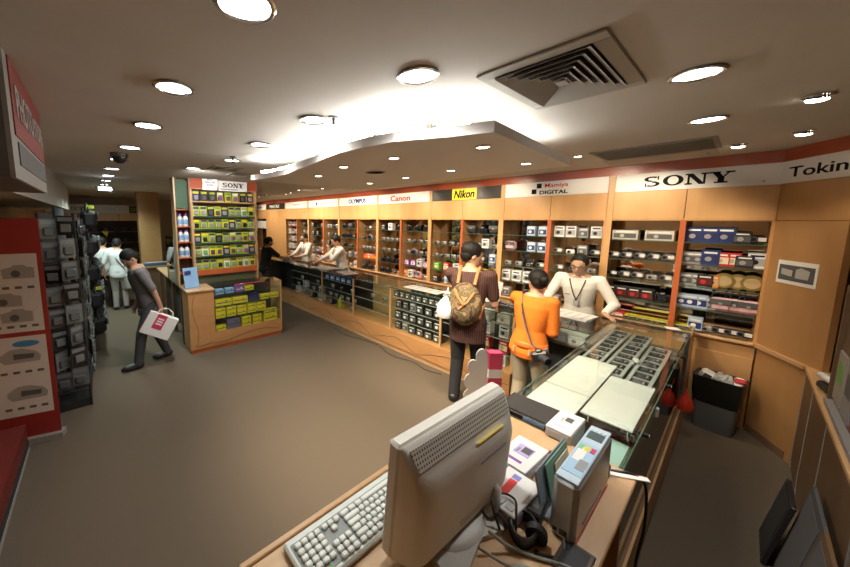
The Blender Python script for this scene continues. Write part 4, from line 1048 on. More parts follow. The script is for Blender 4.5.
for k, (bd, w) in enumerate((('BEST', .08), ('MEMORY STICK', .16), ('BATTERY', .10))): lettering(bd, frame((.12, -.0005, .16-.042*k), (1, 0, 0), (0, 0, 1)), w, .024, INKB, s)
# side wing with bottles
t = thing('bottle_shelf', 'narrow beech shelf wing with white bottles at the side of the film tower', 'shelf', (.92, TY+.02, .96))
for x in (0, .205): MB().span((x, 0, 0), (x+.02, .24, 1.65)).build('side_panel', W_DARK if x else W_EDGE, t, False)
MB().span((0, .23, 0), (.22, .24, 1.65)).build('back_panel', W_DARK, t, False)
for z in (.20, .44, .68, .92, 1.18): MB().span((.02, 0, z-.015), (.205, .23, z)).build('shelf', W_RED, t, False)
MB().span((.02, .1, 1.19), (.205, .23, 1.62)).build('green_box', mat('dark_green_card', (.04, .10, .05), .6), t, False)
for r, z in enumerate((.92, .68, .44)):
    for i in range(2): 
        b = KD['ww'][0].put((1.0+.075*i, TY+.10, .96+z), -PI/2, 'white spray bottle on the tower wing, %s shelf from top, %s' % (ORD[r], ['outer', 'inner'][i]), 'white bottles on the tower wing'); b.scale = (1.15, 1.15, 1.15)
q = thing('leaflet_stand', 'blue and red leaflet on an acrylic stand at the end of the island', 'leaflet', (1.06, 5.10, .96), .25)
MB().box((0, .05, .004), (.22, .16, .008), bev=.002).build('stand_base', mat('acrylic', (.45, .5, .55), .1), q)
R = MX.Rotation(-.2, 3, 'X'); MB().box((0, .05, .16), (.21, .006, .30), R=R).build('leaflet', SKY, q); MB().box((.04, .044, .13), (.10, .004, .13), R=R).build('picture', mat('brick_print', (.45, .12, .08), .5), q); MB().box((-.05, .044, .24), (.09, .004, .05), R=R).build('title', BLUE, q)
q = thing('acrylic_screen', 'upright grey glass panel behind the leaflet stand', 'panel', (.925, 5.55, .96)); MB().span((-.02, 0, 0), (0, .7, .75), bev=.004).build('pane', GSMOKE, q, False); MB().span((-.02, -.02, 0), (0, 0, .75)).build('edge', mat('greenish_grey', (.25, .30, .28), .3), q, False)
# wooden bench top running back from the island
t = thing('back_counter', 'long beech topped counter running back from the film island', 'counter', (.95, IY+.44, 0))
MB().span((-.02, 0, .93), (.20, 2.4, .96), bev=.004).build('wood_top', W_DESK, t, False)
for k in range(4): MB().span((.0, .1+.7*k, 0), (.05, .15+.7*k, .93)).build('leg', W_DARK, t, False)
MB().span((.15, 0, .05), (.18, 2.4, .93)).build('back_panel', BLACKM, t, False)
t = thing('back_counter', 'distant beech counter end beyond the bending man', 'counter', (.55, 8.1, 0))
MB().span((0, 0, .92), (1.2, .6, .96), bev=.004).build('wood_top', W_DESK, t, False); MB().span((.05, .05, 0), (1.15, .55, .92)).build('body', W_DARK, t, False)
q = thing('paper_stack', 'dim bluish stack of papers on the distant counter', 'paper', (1.0, 8.25, .96)); MB().box((0, 0, .03), (.5, .3, .06)).build('stack', mat('dim_blue', (.10, .13, .22), .6), q); MB().box((0, 0, .062), (.4, .2, .005)).build('top_sheet', GREY, q)
t = thing('wood_column', 'square beech column beyond the film tower', 'column', (.76, 8.75, 0))
MB().span((0, 0, 0), (.42, .42, ZC)).build('shaft', wood('column_wood', (.30, .17, .07), (.34, .20, .09), .4), t, False); MB().span((-.01, -.01, 0), (.43, .43, .1)).build('plinth', W_RED, t, False)

# ---------------------------------------------------------------- far wall cabinet
t = thing('display_cabinet', 'distant dark wall cabinet at the end of the aisle', 'cabinet', (-1.0, 11.2, 0))
MB().span((0, 0, 1.93), (2.1, .1, 2.12)).build('light_panel', mat('warm_panel', (.62, .50, .33), .5), t, False)
for x in (.4, .95, 1.5): MB().span((x, -.003, 1.93), (x+.012, 0, 2.12)).build('panel_joint', W_DARK, t, False)
MB().span((0, .5, 0), (2.1, .54, 2.12)).build('back_board', BLACKM, t, False)
for z in (.5, .95, 1.3, 1.62): MB().span((0, .1, z-.02), (2.1, .5, z)).build('shelf', W_DARK, t, False)
s = thing('shop_sign', 'dim white sign strip with faint lettering at the end of the aisle', 'sign', (-1.0, 11.17, 2.13))
MB().span((0, 0, 0), (2.1, .03, .24)).build('sign_panel', mat('dim_sign', (.55, .60, .62), .4), s, False)
lettering('OLYMPUS', frame((.75, -.002, .13), (1, 0, 0), (0, 0, 1)), .5, .09, INK, s); lettering('PENTAX', frame((1.45, -.002, .13), (1, 0, 0), (0, 0, 1)), .5, .09, mat('pale_cyan', (.25, .55, .75), .4), s, bold=.02)
q = MB().span((1.76, -.004, .02), (2.08, 0, .22)); q.build('dark_end', BLACK, s, False); lettering('DO', frame((1.92, -.006, .12), (1, 0, 0), (0, 0, 1)), .24, .12, GREEN, s, bold=.03)
KDB = [('pb', 'black camera pouch'), ('lb', 'black zoom lens'), ('sb', 'black reflex camera'), ('bk', 'black camera carton')]
for r, z in enumerate((.95, 1.3, 1.62)):
    for i in range(8):
        c, nm = KDB[(i*3+r) % 4]; KD[c][0].put((-.75+.23*i, 11.38, z), -PI/2, '%s, %s along %s shelf of the distant aisle cabinet' % (nm, ORD[i], ORD[2-r]), 'dark goods in the distant aisle cabinet')
for k, (x, z, m, nm) in enumerate(((.18, 1.55, YELLOW, 'yellow'), (.10, 1.28, YGREEN, 'lime'), (-.35, 1.60, PAPER, 'white'))):
    q = thing('hang_tag', 'small %s tag hanging in the dark distant cabinet' % nm, 'tag', (x, 11.25, z)); MB().prism([(-.09, .09), (.07, .09), (.02, -.08)], 0, .004, F=frame((0, 0, 0), (1, 0, 0), (0, 0, 1))).build('tag_card', m, q, False); MB().tube([(0, 0, .08), (0, .02, .12)], .003, 5).build('string', BLACK, q)

# ---------------------------------------------------------------- the dim side by the banner
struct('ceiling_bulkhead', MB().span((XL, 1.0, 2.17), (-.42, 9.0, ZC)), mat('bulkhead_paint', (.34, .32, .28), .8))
s = thing('shop_sign', 'red wall sign with white edge hanging high on the dim side wall', 'sign', (-.235, 1.72, 2.15))
MB().span((0, 0, 0), (.014, .98, .46)).build('sign_panel', mat('dim_edge_white', (.26, .25, .23), .5), s, False); MB().span((-.18, 0, .0), (0, .98, .46)).build('sign_box', mat('sign_box_grey', (.10, .09, .08), .6), s, False); MB().span((.014, .08, .17), (.018, .95, .46)).build('red_field', mat('dimmed_red', (.20, .03, .025), .5), s, False)  # white edge and red field coloured darker for the dim light here
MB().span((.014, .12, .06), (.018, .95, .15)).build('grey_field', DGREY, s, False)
FS = lambda y, z: frame((.019, y, z), (0, 1, 0), (0, 0, 1))
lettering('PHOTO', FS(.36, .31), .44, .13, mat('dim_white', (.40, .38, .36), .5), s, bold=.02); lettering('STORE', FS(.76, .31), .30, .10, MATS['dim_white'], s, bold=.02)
# red plinth
t = thing('red_plinth', 'low red display plinth along the dim side wall before the banner', 'plinth', (-.60, -.3, 0))
MB().span((-.45, 0, .10), (0, 4.02, .24)).build('red_face', DRED, t, False); MB().span((-.45, 0, .0), (.008, 4.02, .035)).build('light_kick_strip', mat('kick_strip', (.28, .28, .27), .5), t, False); MB().span((-.45, 0, .035), (.003, 4.02, .10)).build('dark_skirting', BLACKM, t, False)
# roll-up banner with camera pictures
t = thing('rollup_banner', 'red and white roll-up banner with four rows of camera pictures', 'banner', (-.39, 3.80, 0)); ang = math.atan2(.10, -.40)
BX = V((math.cos(ang), math.sin(ang), 0)); WB = .80
def BF(u, z, off=0): p = BX*u+V((BX.y, -BX.x, 0))*(-off); return frame((p.x, p.y, z), tuple(-BX), (0, 0, 1))
TI = lambda z: z*.0
def bpanel(mb, u0, u1, z0, z1, th, off=0):
    return mb.prism([(-u1, z0), (-u0, z0), (-u0, z1), (-u1, z1)], off, off+th, F=BF(0, 0))
bpanel(MB(), 0, WB, .05, 2.0, .004).build('red_sheet', mat('banner_red', (.30, .025, .02), .5), t, False)
BW = mat('banner_white', (.66, .63, .60), .5)
q = bpanel(MB(), .035, WB, 1.02, 1.70, .002, .004); q = bpanel(q, .035, WB, .26, .98, .002, .004); q.build('white_fields', BW, t, False)
bpanel(MB(), -.02, WB, 0, .05, .10, -.05).build('base_cassette', mat('alu_base', (.42, .41, .38), .4, .4), t, False)
GC = mat('pictured_silver', (.34, .33, .31), .4); GC2 = mat('pictured_dark', (.10, .10, .10), .4)
def bpoly(mb, u, z, pts): return mb.prism([(-u-x, z+y) for x, y in pts], .0065, .0075, F=BF(0, 0))
cam = [(-.10, -.05), (.10, -.05), (.11, .03), (.04, .05), (.03, .065), (-.04, .065), (-.05, .05), (-.10, .04)]
dv = [(-.13, -.05), (.10, -.055), (.13, -.02), (.13, .02), (.06, .07), (-.02, .075), (-.11, .04), (-.14, 0)]
for u, z in ((.16, 1.54), (.42, 1.52), (.26, 1.30), (.55, 1.30), (.20, 1.16), (.45, 1.14)):
    o = bpoly(MB(), u, z, cam).build('camera_picture', GC, t, False)
    MB().prism([(-u-.02+.03*math.cos(k*PI/8), z-.01+.03*math.sin(k*PI/8)) for k in range(16)], .0076, .0086, F=BF(0, 0)).build('lens_picture', GC2, o, False)
for u, z in ((.22, .80), (.52, .80), (.20, .46), (.52, .46)):
    o = bpoly(MB(), u, z, dv).build('camcorder_picture', GC, t, False)
    q = MB().prism([(-u+.02+x, z+y) for x, y in [(-.06, -.02), (.07, -.02), (.08, .02), (-.06, .03)]], .0076, .0086, F=BF(0, 0)); q.build('screen_picture', GC2, o, False)
for u in (.09, .17, .25, .33, .45, .55):
    for z in (1.07, 1.41, .66, .33): MB().prism([(-u-.025, z-.01), (-u+.02, z-.01), (-u+.02, z+.012), (-u-.025, z+.012)], .0065, .0075, F=BF(0, 0)).build('caption_mark', GC2 if int(u*100) % 2 else RED, t, False)
bpoly(MB(), .17, .915, [(.09*math.cos(a*PI/8), .028*math.sin(a*PI/8)) for a in range(16)]).build('blue_oval', mat('oval_blue', (.06, .25, .50), .5), t, False)
bpoly(MB(), .36, 1.225, [(.05*math.cos(a*PI/8), .022*math.sin(a*PI/8)) for a in range(16)]).build('teal_oval', mat('oval_teal', (.10, .35, .28), .5), t, False)
bpanel(MB(), .42, .58, 1.655, 1.69, .001, .0065).build('pink_caption', PINK, t, False)
# wire rack of clear packets
t = thing('packet_rack', 'dark wire rack hung with clear plastic packets behind the banner', 'rack', (-.44, 4.25, 0))
for x in (0, .26): 
    for y in (0, 1.3): MB().cyl((x, y, 0), (x, y, 2.05), .012, n=8).build('upright', BLACKM, t)
mb = MB()
for z in [.2+.12*k for k in range(16)]: mb.cyl((.26, 0, z), (.26, 1.3, z), .005, n=6); mb.cyl((0, 0, z), (.26, 0, z), .005, n=6)
mb.build('wire_rails', DGREY, t); MB().span((0, 0, .0), (.26, 1.3, .08)).build('base', BLACKM, t, False); MB().span((0, .0, 0.08), (.01, 1.3, 2.05)).build('back_board', BLACKM, t, False)
CLR = mat('clear_packet', (.13, .145, .15), .12, 0); CL2 = mat('clear_packet_pale', (.18, .195, .19), .12)
pkc = [Kind_ for Kind_ in (k_blister('hanging_packet', DGREY, CLR, 'x', .13, .19), k_blister('hanging_packet', CL2, CLR, 'x', .13, .19), k_blister('hanging_packet', BLACK, CL2, 'x', .13, .19), k_blister('hanging_packet', mat('amber_card', (.45, .28, .04), .5), CLR, 'x', .13, .19))]
pn = ['grey', 'pale', 'black', 'amber']
for r in range(8):
    z = .25+.222*r
    for i in range(7):
        k = (r*5+i*3+(i*r) % 3) % 3
        if (r, i) in ((6, 0), (2, 2)): k = 3
        pkc[k].put((-.15 if i else -.20, 4.30+.19*i, z), PI+random.uniform(-.3, .3), '%s hanging packet, row %s from floor, %s along the wire rack' % (pn[k], ORD[r], ORD[i]), 'clear packets on the wire rack')
    for j in range(2): pkc[(r+j) % 3].put((-.37+.13*j, 4.20-.03*j, z+.03*j), PI/2+random.uniform(-.2, .9), '%s end packet by banner, row %s from floor, %s column' % (pn[(r+j) % 3], ORD[r], ['wall side', 'aisle side'][j]), 'clear packets on the wire rack')
# black bags hanging beyond
t = thing('bag_stand', 'dark stand hung with black bags and lime tags beyond the packet rack', 'stand', (-.45, 6.0, 0))
for x in (0, .3):
    for y in (0, 1.5): MB().cyl((x, y, 0), (x, y, 2.15), .014, n=8).build('upright', BLACKM, t)
MB().span((0, 0, 0), (.3, 1.5, .1)).build('base', BLACKM, t, False); MB().span((0, 0, .1), (.01, 1.5, 2.15)).build('back_board', BLACKM, t, False)
BB = k_bag('shoulder_bag', mat('bag_black', (.014, .014, .016), .7), 'x')
for r in range(5):
    for i in range(4):
        b = BB.put((-.10, 6.1+.36*i, .25+.40*r), PI+random.uniform(-.2, .2), 'black bag on the dark stand, row %s from floor, %s along' % (ORD[r], ORD[i]), 'black bags on the dark stand'); b.scale = (1.9, 1.9, 2.0)
for k, (y, z) in enumerate(((6.0, 2.16), (6.05, 1.62), (6.05, .95), (6.1, .42), (6.02, 2.08))):
    q = thing('lime_tag', 'lime yellow tag on the black bag stand, %s from the top' % ORD[[0, 2, 3, 4, 1][k]], 'tag', (-.06, y, z), .3); MB().box((0, 0, 0), (.10, .02, .05), bev=.004).build('tag_card', YGREEN, q); MB().tube([(0, 0, .02), (0, .02, .06)], .003, 5).build('string', BLACK, q)

# ---------------------------------------------------------------- the aisle side by the diagonal panel
WY = -.41
t = thing('low_cabinet', 'low brown cabinet run along the aisle beside the waste bin', 'cabinet', (1.2, WY, 0)); XE = 4.28-1.2
W_LOW = wood('low_beech', (.14, .08, .04), (.165, .10, .05), .45, (1, 1, .3))
MB().span((0, -.18, .0), (XE, 0, .83)).build('carcass', W_LOW, t, False); MB().span((-.0, -.2, .83), (XE, .015, .86), bev=.004).build('ledge', W_EDGE, t, False)
ES = mat('pale_edge_strip', (.28, .27, .26), .5)
for x in (XE-.018, 2.65, 2.05, 1.2): MB().span((x, 0, 0.0), (x+.016, .006, .83)).build('edge_strip', ES, t, False)
for a, b in ((2.67, XE-.02), (2.07, 2.64), (1.22, 2.04)): MB().span((a, 0, .06), (b, .004, .81)).build('door', W_LOW, t, False)
q = thing('desk_phone', 'white handset on a black base lying on the aisle ledge', 'phone', (3.72, -.46, .86), .2); MB().box((0, 0, .03), (.16, .09, .05), bev=.012).build('base', BLACK, q); MB().caps((-.09, 0, .075), (.09, .02, .085), .022, .022).build('handset', WHITE, q)
q = thing('brochure_rack', 'tall dim brochure rack board at the right edge, on the aisle ledge', 'rack', (2.5, -.47, .86))
MB().span((0, 0, 0), (1.02, .03, .75)).build('board', W_LOW, q, False); MB().span((0, .03, 0.0), (1.02, .06, .03)).build('lip', ES, q, False); MB().span((1.0, -.01, 0), (1.03, .05, .75)).build('edge', W_LOW, q, False)
for k in range(4):
    b = thing('brochure', 'dim colour brochure standing in the aisle rack, %s from the diagonal panel' % ORD[3-k], 'brochure', (2.62+.25*k, -.435, .90)); MB().box((0, 0, .17), (.20, .008, .30)).build('page', [mat('dim_green_page', (.12, .18, .12), .5), mat('dim_red_page', (.28, .08, .06), .5), GREY, mat('dim_cream_page', (.36, .33, .27), .5)][k], b)
    MB().box((0, .0046, .2), (.13, .001, .12)).build('picture', [CREAM, GREY, DGREY, GREEN][k], b)
for k, (x, m, rz) in enumerate(((2.75, DGREY, .1), (2.35, W_LOW, .05))):
    q = thing('leaning_board', ['grey board leaning against the low aisle cabinet', 'wood-edged board leaning against the low aisle cabinet, nearer the camera'][k], 'board', (x, WY+.08, 0), 0); R = MX.Rotation(.14, 3, 'X')
    MB().box((0, 0, .28), (.40, .014, .56), R=R).build('board', m, q); MB().box((0, .009, .28), (.34, .002, .48), R=R).build('face', mat('dim_grey_face', (.12, .12, .125), .5), q)
q = thing('black_panel', 'black flat panel leaning by the low cabinet at the bottom edge', 'panel', (3.05, WY+.13, 0)); R = MX.Rotation(.16, 3, 'X'); MB().box((0, 0, .21), (.32, .02, .42), R=R, bev=.003).build('panel', BLACK, q); MB().box((0, .011, .21), (.26, .002, .36), R=R).build('face', BLACKM, q)
# waste bin
t = thing('waste_bin', 'grey waste bin with a black liner full of packaging, under the ledge', 'waste bin', (4.52, .02, 0), -.12)
def rq(w, d, r, z, n=4):
    o = []
    for cx, cy, a0 in ((w/2-r, d/2-r, 0), (-w/2+r, d/2-r, 90), (-w/2+r, -d/2+r, 180), (w/2-r, -d/2+r, 270)):
        for k in range(n+1): a = math.radians(a0+90*k/n); o.append(V((cx+r*math.cos(a), cy+r*math.sin(a), z)))
    return o
MB().loft([rq(.20, .25, .03, 0), rq(.205, .26, .03, .01), rq(.235, .30, .035, .50)]).build('bin_body', mat('bin_grey', (.15, .155, .16), .5), t)
mb = MB(); 
def wob(ring, a, s): return [p+V((random.uniform(-a, a), random.uniform(-a, a), random.uniform(-a, a)*s)) for p in ring]
mb.loft([wob(rq(.226, .286, .035, .27), .004, 4), wob(rq(.25, .315, .04, .36), .006, 1), wob(rq(.262, .325, .04, .46), .005, 1), rq(.262, .328, .045, .52), rq(.225, .29, .04, .515), rq(.215, .28, .04, .42)]); mb.build('liner', mat('bin_liner', (.012, .014, .012), .28), t)
q = thing('crumpled_packaging', 'white and black crumpled carton on top of the waste bin', 'rubbish', (4.50, .10, .42)); MB().box((0, 0, .09), (.14, .10, .09), bev=.02, R=MX.Rotation(.4, 3, 'X')).build('carton', PAPER, q); MB().box((-.072, 0, .1), (.004, .05, .05), R=MX.Rotation(.4, 3, 'X')).build('print', DGREY, q)
q = thing('crumpled_packaging', 'grey plastic wrapping on top of the waste bin, middle of the heap', 'rubbish', (4.51, .0, .42)); mb = MB(); mb.ell((0, 0, .085), (.085, .065, .05), 14, 8); mb.v = [(x+random.uniform(-.01, .01), y+random.uniform(-.01, .01), z+random.uniform(-.012, .012)) for x, y, z in mb.v]; mb.build('wrap', mat('wrap_grey', (.45, .46, .45), .3), q, False); MB().box((0, .02, .135), (.06, .03, .004), R=MX.Rotation(.5, 3, 'Y')).build('scrap', PAPER, q)
q = thing('crumpled_packaging', 'red and white crumpled packet at the aisle side of the waste bin', 'rubbish', (4.50, -.10, .42)); MB().box((0, 0, .085), (.12, .07, .06), bev=.015, R=MX.Rotation(-.5, 3, 'Y')).build('packet', PAPER, q); MB().box((-.03, 0, .118), (.05, .072, .03), bev=.01, R=MX.Rotation(-.5, 3, 'Y')).build('red_end', RED, q)
q = thing('red_bag', 'small red plastic bag hanging at the aisle end of the glass counter', 'bag', (3.85, .185, .36)); MB().lathe((0, 0, 0), [(.0001, 0), (.045, .01), (.055, .05), (.04, .10), (.012, .15), (.008, .19)], 14).build('bag_body', mat('red_bag_plastic', (.60, .04, .02), .35), q); MB().tube([(0, 0, .18), (0, .02, .22), (0, .02, .26)], .004, 6).build('handle', MATS['red_bag_plastic'], q)
# ---------------------------------------------------------------- people
def fuse(mb, name, m, parent, vox, smooth=4):
    """weld the overlapping closed shells of a builder into one continuous surface"""
    o = mb.build(name, m, None, False)
    r = o.modifiers.new('r', 'REMESH'); r.mode = 'VOXEL'; r.voxel_size = vox; r.use_smooth_shade = True
    s = o.modifiers.new('s', 'SMOOTH'); s.iterations = smooth; s.factor = .5
    dg = bpy.context.evaluated_depsgraph_get(); me = bpy.data.meshes.new_from_object(o.evaluated_get(dg))
    o.modifiers.clear(); old = o.data; o.data = me; bpy.data.meshes.remove(old); me.name = name
    me.polygons.foreach_set('use_smooth', [True]*len(me.polygons))
    if not me.materials: me.materials.append(m)
    o.parent = parent
    return o
def ik(a, c, l1, l2, pole):
    a, c = V(a), V(c); d = c-a; L = min(d.length, (l1+l2)*.995); u = d.normalized(); c = a+u*L
    k = (l1*l1-l2*l2+L*L)/(2*L); hgt = math.sqrt(max(0, l1*l1-k*k)); p = V(pole); p = (p-u*p.dot(u))
    p = p.normalized() if p.length > 1e-5 else V((0, 0, -1))
    return a+u*k+p*hgt, c
def hand(mb, w, d, n, side, h, curl=.5):
    """palm, four unequal bent fingers and a thumb; d: direction, n: palm normal, side: towards the thumb"""
    d = V(d).normalized(); n = V(n); n = (n-d*n.dot(d)).normalized(); s = d.cross(n)*side; L = .048*h; w = V(w)
    mb.caps(w, w+d*L*.5, .0135*h, .015*h, 10)
    for k, (o, l) in enumerate(((-.9, .80), (-.3, 1.0), (.3, .95), (.9, .76))):
        # k = 0 is the index finger side
        o = -o
        b = w+d*L*.35+s*o*.012*h; e = w+d*L+s*o*.0135*h; mb.caps(b, e, .0078*h, .0062*h, 8)
        l *= .042*h; d1 = (d*math.cos(curl*.6)+n*math.sin(curl*.6)); m1 = e+d1*l*.5; d2 = (d*math.cos(curl*1.5)+n*math.sin(curl*1.5)); mb.caps(e, m1, .0060*h, .0054*h, 8); mb.caps(m1, m1+d2*l*.5, .0054*h, .0045*h, 8)
    tb = w+d*L*.15+s*.010*h; t1 = tb+(d*.6+s*.8+n*.3).normalized()*.024*h; mb.caps(tb, t1, .0078*h, .0066*h, 8); mb.caps(t1, t1+(d*.9+s*.3+n*.35).normalized()*.02*h, .0064*h, .0052*h, 8)
def person(label, pos, yaw, h, lean=0, hips=0, handL=None, handR=None, feet=((-.055, 0), (.055, .02)), hyaw=0, hpitch=0, top=None, pants=None, shoes=None, sleeve=1.0, vox=.008, hair='short', poleL=(-.6, -.5, -.6), poleR=(.6, -.5, -.6), hdL=None, hdR=None, hem=.0, twist=0, glasses=False, group=None, woman=False, knee=(0, 1, 0), curl=.6, shw=1.0, nL=None, nR=None):
    P = thing('person', label, 'person', (pos[0], pos[1], 0), yaw, group)
    hipz = (.515-hips)*h; pel = V((0, -.08*h*math.sin(lean)*1.4, hipz)); sd = V((0, math.sin(lean), math.cos(lean))); fw = V((0, math.cos(lean), -math.sin(lean)))
    tw = MX.Rotation(twist, 3, sd); rx = (tw @ V((1, 0, 0)))
    sh = .112*h*shw; S = pel+sd*.292*h; N = pel+sd*.325*h
    prof = [(-.065, .080, .068), (-.03, .098, .074), (.03, .094, .070), (.10, .080 if not woman else .072, .062), (.18, .092, .068), (.24, .103, .068), (.28, .100*shw, .056), (.305, .070, .044), (.325, .036, .036)]
    if woman: prof[1] = (-.03, .104, .078)
    def torso(mb, inf=0, t0=-9, t1=9):
        R = []
        for t, a, b in prof:
            if t < t0-1e-6 or t > t1+1e-6: continue
            k = max(0, min(1, t/.3)); x = (V((1, 0, 0)).lerp(rx, k)).normalized(); y = sd.cross(x) if t > .05 else V((0, 1, 0))
            sq = 1.0; c = pel+sd*t*h; n = 24
            R.append([c+x*(a*h+inf)*math.copysign(abs(math.cos(2*PI*i/n))**.85, math.cos(2*PI*i/n))+y*(b*h+inf)*math.copysign(abs(math.sin(2*PI*i/n))**.9, math.sin(2*PI*i/n)) for i in range(n)])
        mb.loft(R)
    # joints
    J = {}
    for sg, hd, pl in ((-1, handL, poleL), (1, handR, poleR)):
        s0 = S+rx*sg*sh-sd*.012*h
        tgt = V(hd) if hd is not None else s0+V((sg*.05*h, .02*h, -.305*h))
        e, w = ik(s0, tgt, .172*h, .148*h, pl); J[sg] = (s0, e, w)
    LG = {}
    for sg, f in ((-1, feet[0]), (1, feet[1])):
        hp = pel+V((sg*.054*h, 0, -.03*h)); an = V((f[0]*h, f[1]*h, .045*h+(f[2]*h if len(f) > 2 else 0))); k, an = ik(hp, an, .224*h, .224*h, knee); LG[sg] = (hp, k, an, f)
    Hh = .130*h; hc = N+(sd*.6+V((0, 0, .4))).normalized()*.072*h+fw*.018*h
    HM = MX.Translation(hc) @ MX.Rotation(hyaw, 4, 'Z') @ MX.Rotation(-lean*.3-hpitch, 4, 'X')
    mb = MB(); torso(mb)
    mb.caps(N-sd*.03*h, hc-V((0, 0, .02*h)), .036*h if not woman else .030*h, .033*h if not woman else .029*h, 14)
    for sg in (-1, 1):
        s0, e, w = J[sg]; mb.caps(s0, e, .032*h, .025*h); mb.caps(e, w, .025*h, .0165*h)
        d = (w-e).normalized() if (hdL if sg < 0 else hdR) is None else V(hdL if sg < 0 else hdR)
        nn = nL if sg < 0 else nR
        nn = V(nn) if nn is not None else V((-sg*.9, .1, -.45))
        hand(mb, w, d, nn, -sg if nn.dot(V((-sg, 0, 0))) > 0 else -sg, h, curl)
        hp, k, an, f = LG[sg]; mb.caps(hp, k, .052*h, .034*h, 14); mb.caps(k, k.lerp(an, .35), .033*h, .033*h, 12); mb.caps(k.lerp(an, .3), an, .034*h, .020*h, 12)
        mb.caps(an-V((0, .02*h, .022*h)), an+V((0, .085*h, -.030*h)), .02*h, .014*h)
    mb.M = HM
    hp_ = [(0, .13, .12, .24), (.08, .25, .24, .15), (.2, .315, .36, .07), (.35, .345, .42, .02), (.5, .365, .455, 0), (.68, .37, .47, -.02), (.82, .325, .42, -.04), (.93, .21, .28, -.05), (1, .04, .05, -.05)]
    mb.loft([[V((a*Hh*math.cos(2*PI*i/20), o*Hh+b*Hh*math.sin(2*PI*i/20), (t-.5)*Hh)) for i in range(20)] for t, a, b, o in hp_])
    mb.caps((0, .43*Hh, .02*Hh), (0, .53*Hh, -.13*Hh), .045*Hh, .075*Hh, 8); mb.ell((0, .43*Hh, -.28*Hh), (.13*Hh, .05*Hh, .035*Hh), 10, 6)
    mb.ell((0, .43*Hh, .09*Hh), (.22*Hh, .05*Hh, .04*Hh), 10, 6)
    for sg in (-1, 1): mb.ell((sg*.37*Hh, -.02*Hh, -.04*Hh), (.04*Hh, .09*Hh, .14*Hh), 10, 8)
    fuse(mb, 'body', SKIN, P, vox, 3)
    # face details
    for sg in (-1, 1):
        e = MB(); e.M = HM; e.ell((sg*.155*Hh, .425*Hh, .01*Hh), (.062*Hh, .03*Hh, .030*Hh), 10, 6, m=0); e.ell((sg*.155*Hh, .447*Hh, .008*Hh), (.028*Hh, .012*Hh, .026*Hh), 8, 6, m=1); e.build('eye', [PAPER, HAIR], P)
        e = MB(); e.M = HM; e.box((sg*.16*Hh, .452*Hh, .085*Hh), (.15*Hh, .03*Hh, .028*Hh), bev=.008*Hh); e.build('eyebrow', HAIR, P)
    e = MB(); e.M = HM; e.ell((0, .462*Hh, -.285*Hh), (.10*Hh, .03*Hh, .024*Hh), 10, 6); e.build('mouth', mat('lip', (.40, .15, .12), .5), P)
    if glasses:
        e = MB(); e.M = HM
        for sg in (-1, 1): e.tube([(sg*.16*Hh+.10*Hh*math.cos(a*PI/6), .49*Hh, .005*Hh+.07*Hh*math.sin(a*PI/6)) for a in range(13)], .012*Hh, 6); e.cyl((sg*.27*Hh, .48*Hh, .02*Hh), (sg*.38*Hh, .0, .02*Hh), .012*Hh, n=6)
        e.cyl((-.06*Hh, .49*Hh, .01*Hh), (.06*Hh, .49*Hh, .01*Hh), .012*Hh, n=6); e.build('glasses', DGREY, P)
    # hair
    e = MB(); e.M = HM
    e.ell((0, -.06*Hh, .125*Hh), (.415*Hh, .465*Hh, .455*Hh), 20, 12); e.ell((0, -.18*Hh, -.05*Hh), (.37*Hh, .33*Hh, .34*Hh), 16, 10)
    if hair == 'bun': e.ell((0, -.62*Hh, .02*Hh), (.20*Hh, .20*Hh, .20*Hh), 14, 10)
    if hair == 'full': e.ell((0, -.10*Hh, .22*Hh), (.44*Hh, .48*Hh, .42*Hh), 16, 10)
    if hair == 'pony': e.ell((0, -.58*Hh, .0), (.16*Hh, .19*Hh, .20*Hh), 14, 10); e.caps((0, -.60*Hh, -.05*Hh), (.05*Hh, -.62*Hh, -.35*Hh), .13*Hh, .07*Hh)
    hm = fuse(e, 'hair', HAIR, P, max(.005, vox*.8), 2)
    if hair in ('bun', 'pony'):
        b = MB(); b.M = HM; b.lathe((0, -.46*Hh, .01*Hh), [(.13*Hh, -.04*Hh), (.17*Hh, 0), (.13*Hh, .04*Hh)], 14, d=(0, 1, 0)); b.build('hair_tie', mat('hair_tie', (.35, .30, .28), .6), hm)
    # clothes
    inf = .011
    mb = MB(); torso(mb, inf, -.07-hem if hem == 0 else -.07, .31)
    if hem > 0: c = pel+V((0, 0, -.065*h)); mb.loft([[c+V((0, 0, -z*h))+V((math.cos(2*PI*i/20)*(.098*h+inf), math.sin(2*PI*i/20)*(.078*h+inf), 0)) for i in range(20)] for z in (-.03, hem)])
    for sg in (-1, 1):
        s0, e, w = J[sg]; mb.caps(s0-rx*sg*.02*h, s0, .040*h, .036*h+.005)
        if sleeve <= .5:
            q = s0.lerp(e, sleeve*2); mb.caps(s0, q, .032*h+.015, .029*h+.012)
        else:
            mb.caps(s0, e, .032*h+.013, .026*h+.012); mb.caps(e, e.lerp(w, (sleeve-.5)*2*.97), .026*h+.012, .018*h+.010)
    sh_o = fuse(mb, 'shirt', top, P, vox, 3)
    mb = MB(); 
    mb.loft([[pel+V((math.cos(2*PI*i/20)*(a*h+.006), math.sin(2*PI*i/20)*(b*h+.006), z*h)) for i in range(20)] for z, a, b in ((-.07, .084, .07), (-.03, .1 if not woman else .106, .077 if not woman else .081), (.035, .095, .072))])
    for sg in (-1, 1):
        hp, k, an, f = LG[sg]; mb.caps(hp+V((0, 0, .02*h)), k, .056*h+.006, .040*h+.006, 14); mb.caps(k, an+V((0, 0, -.010*h)), .040*h+.006, .031*h+.006, 14)
    fuse(mb, 'trousers', pants, P, vox, 3)
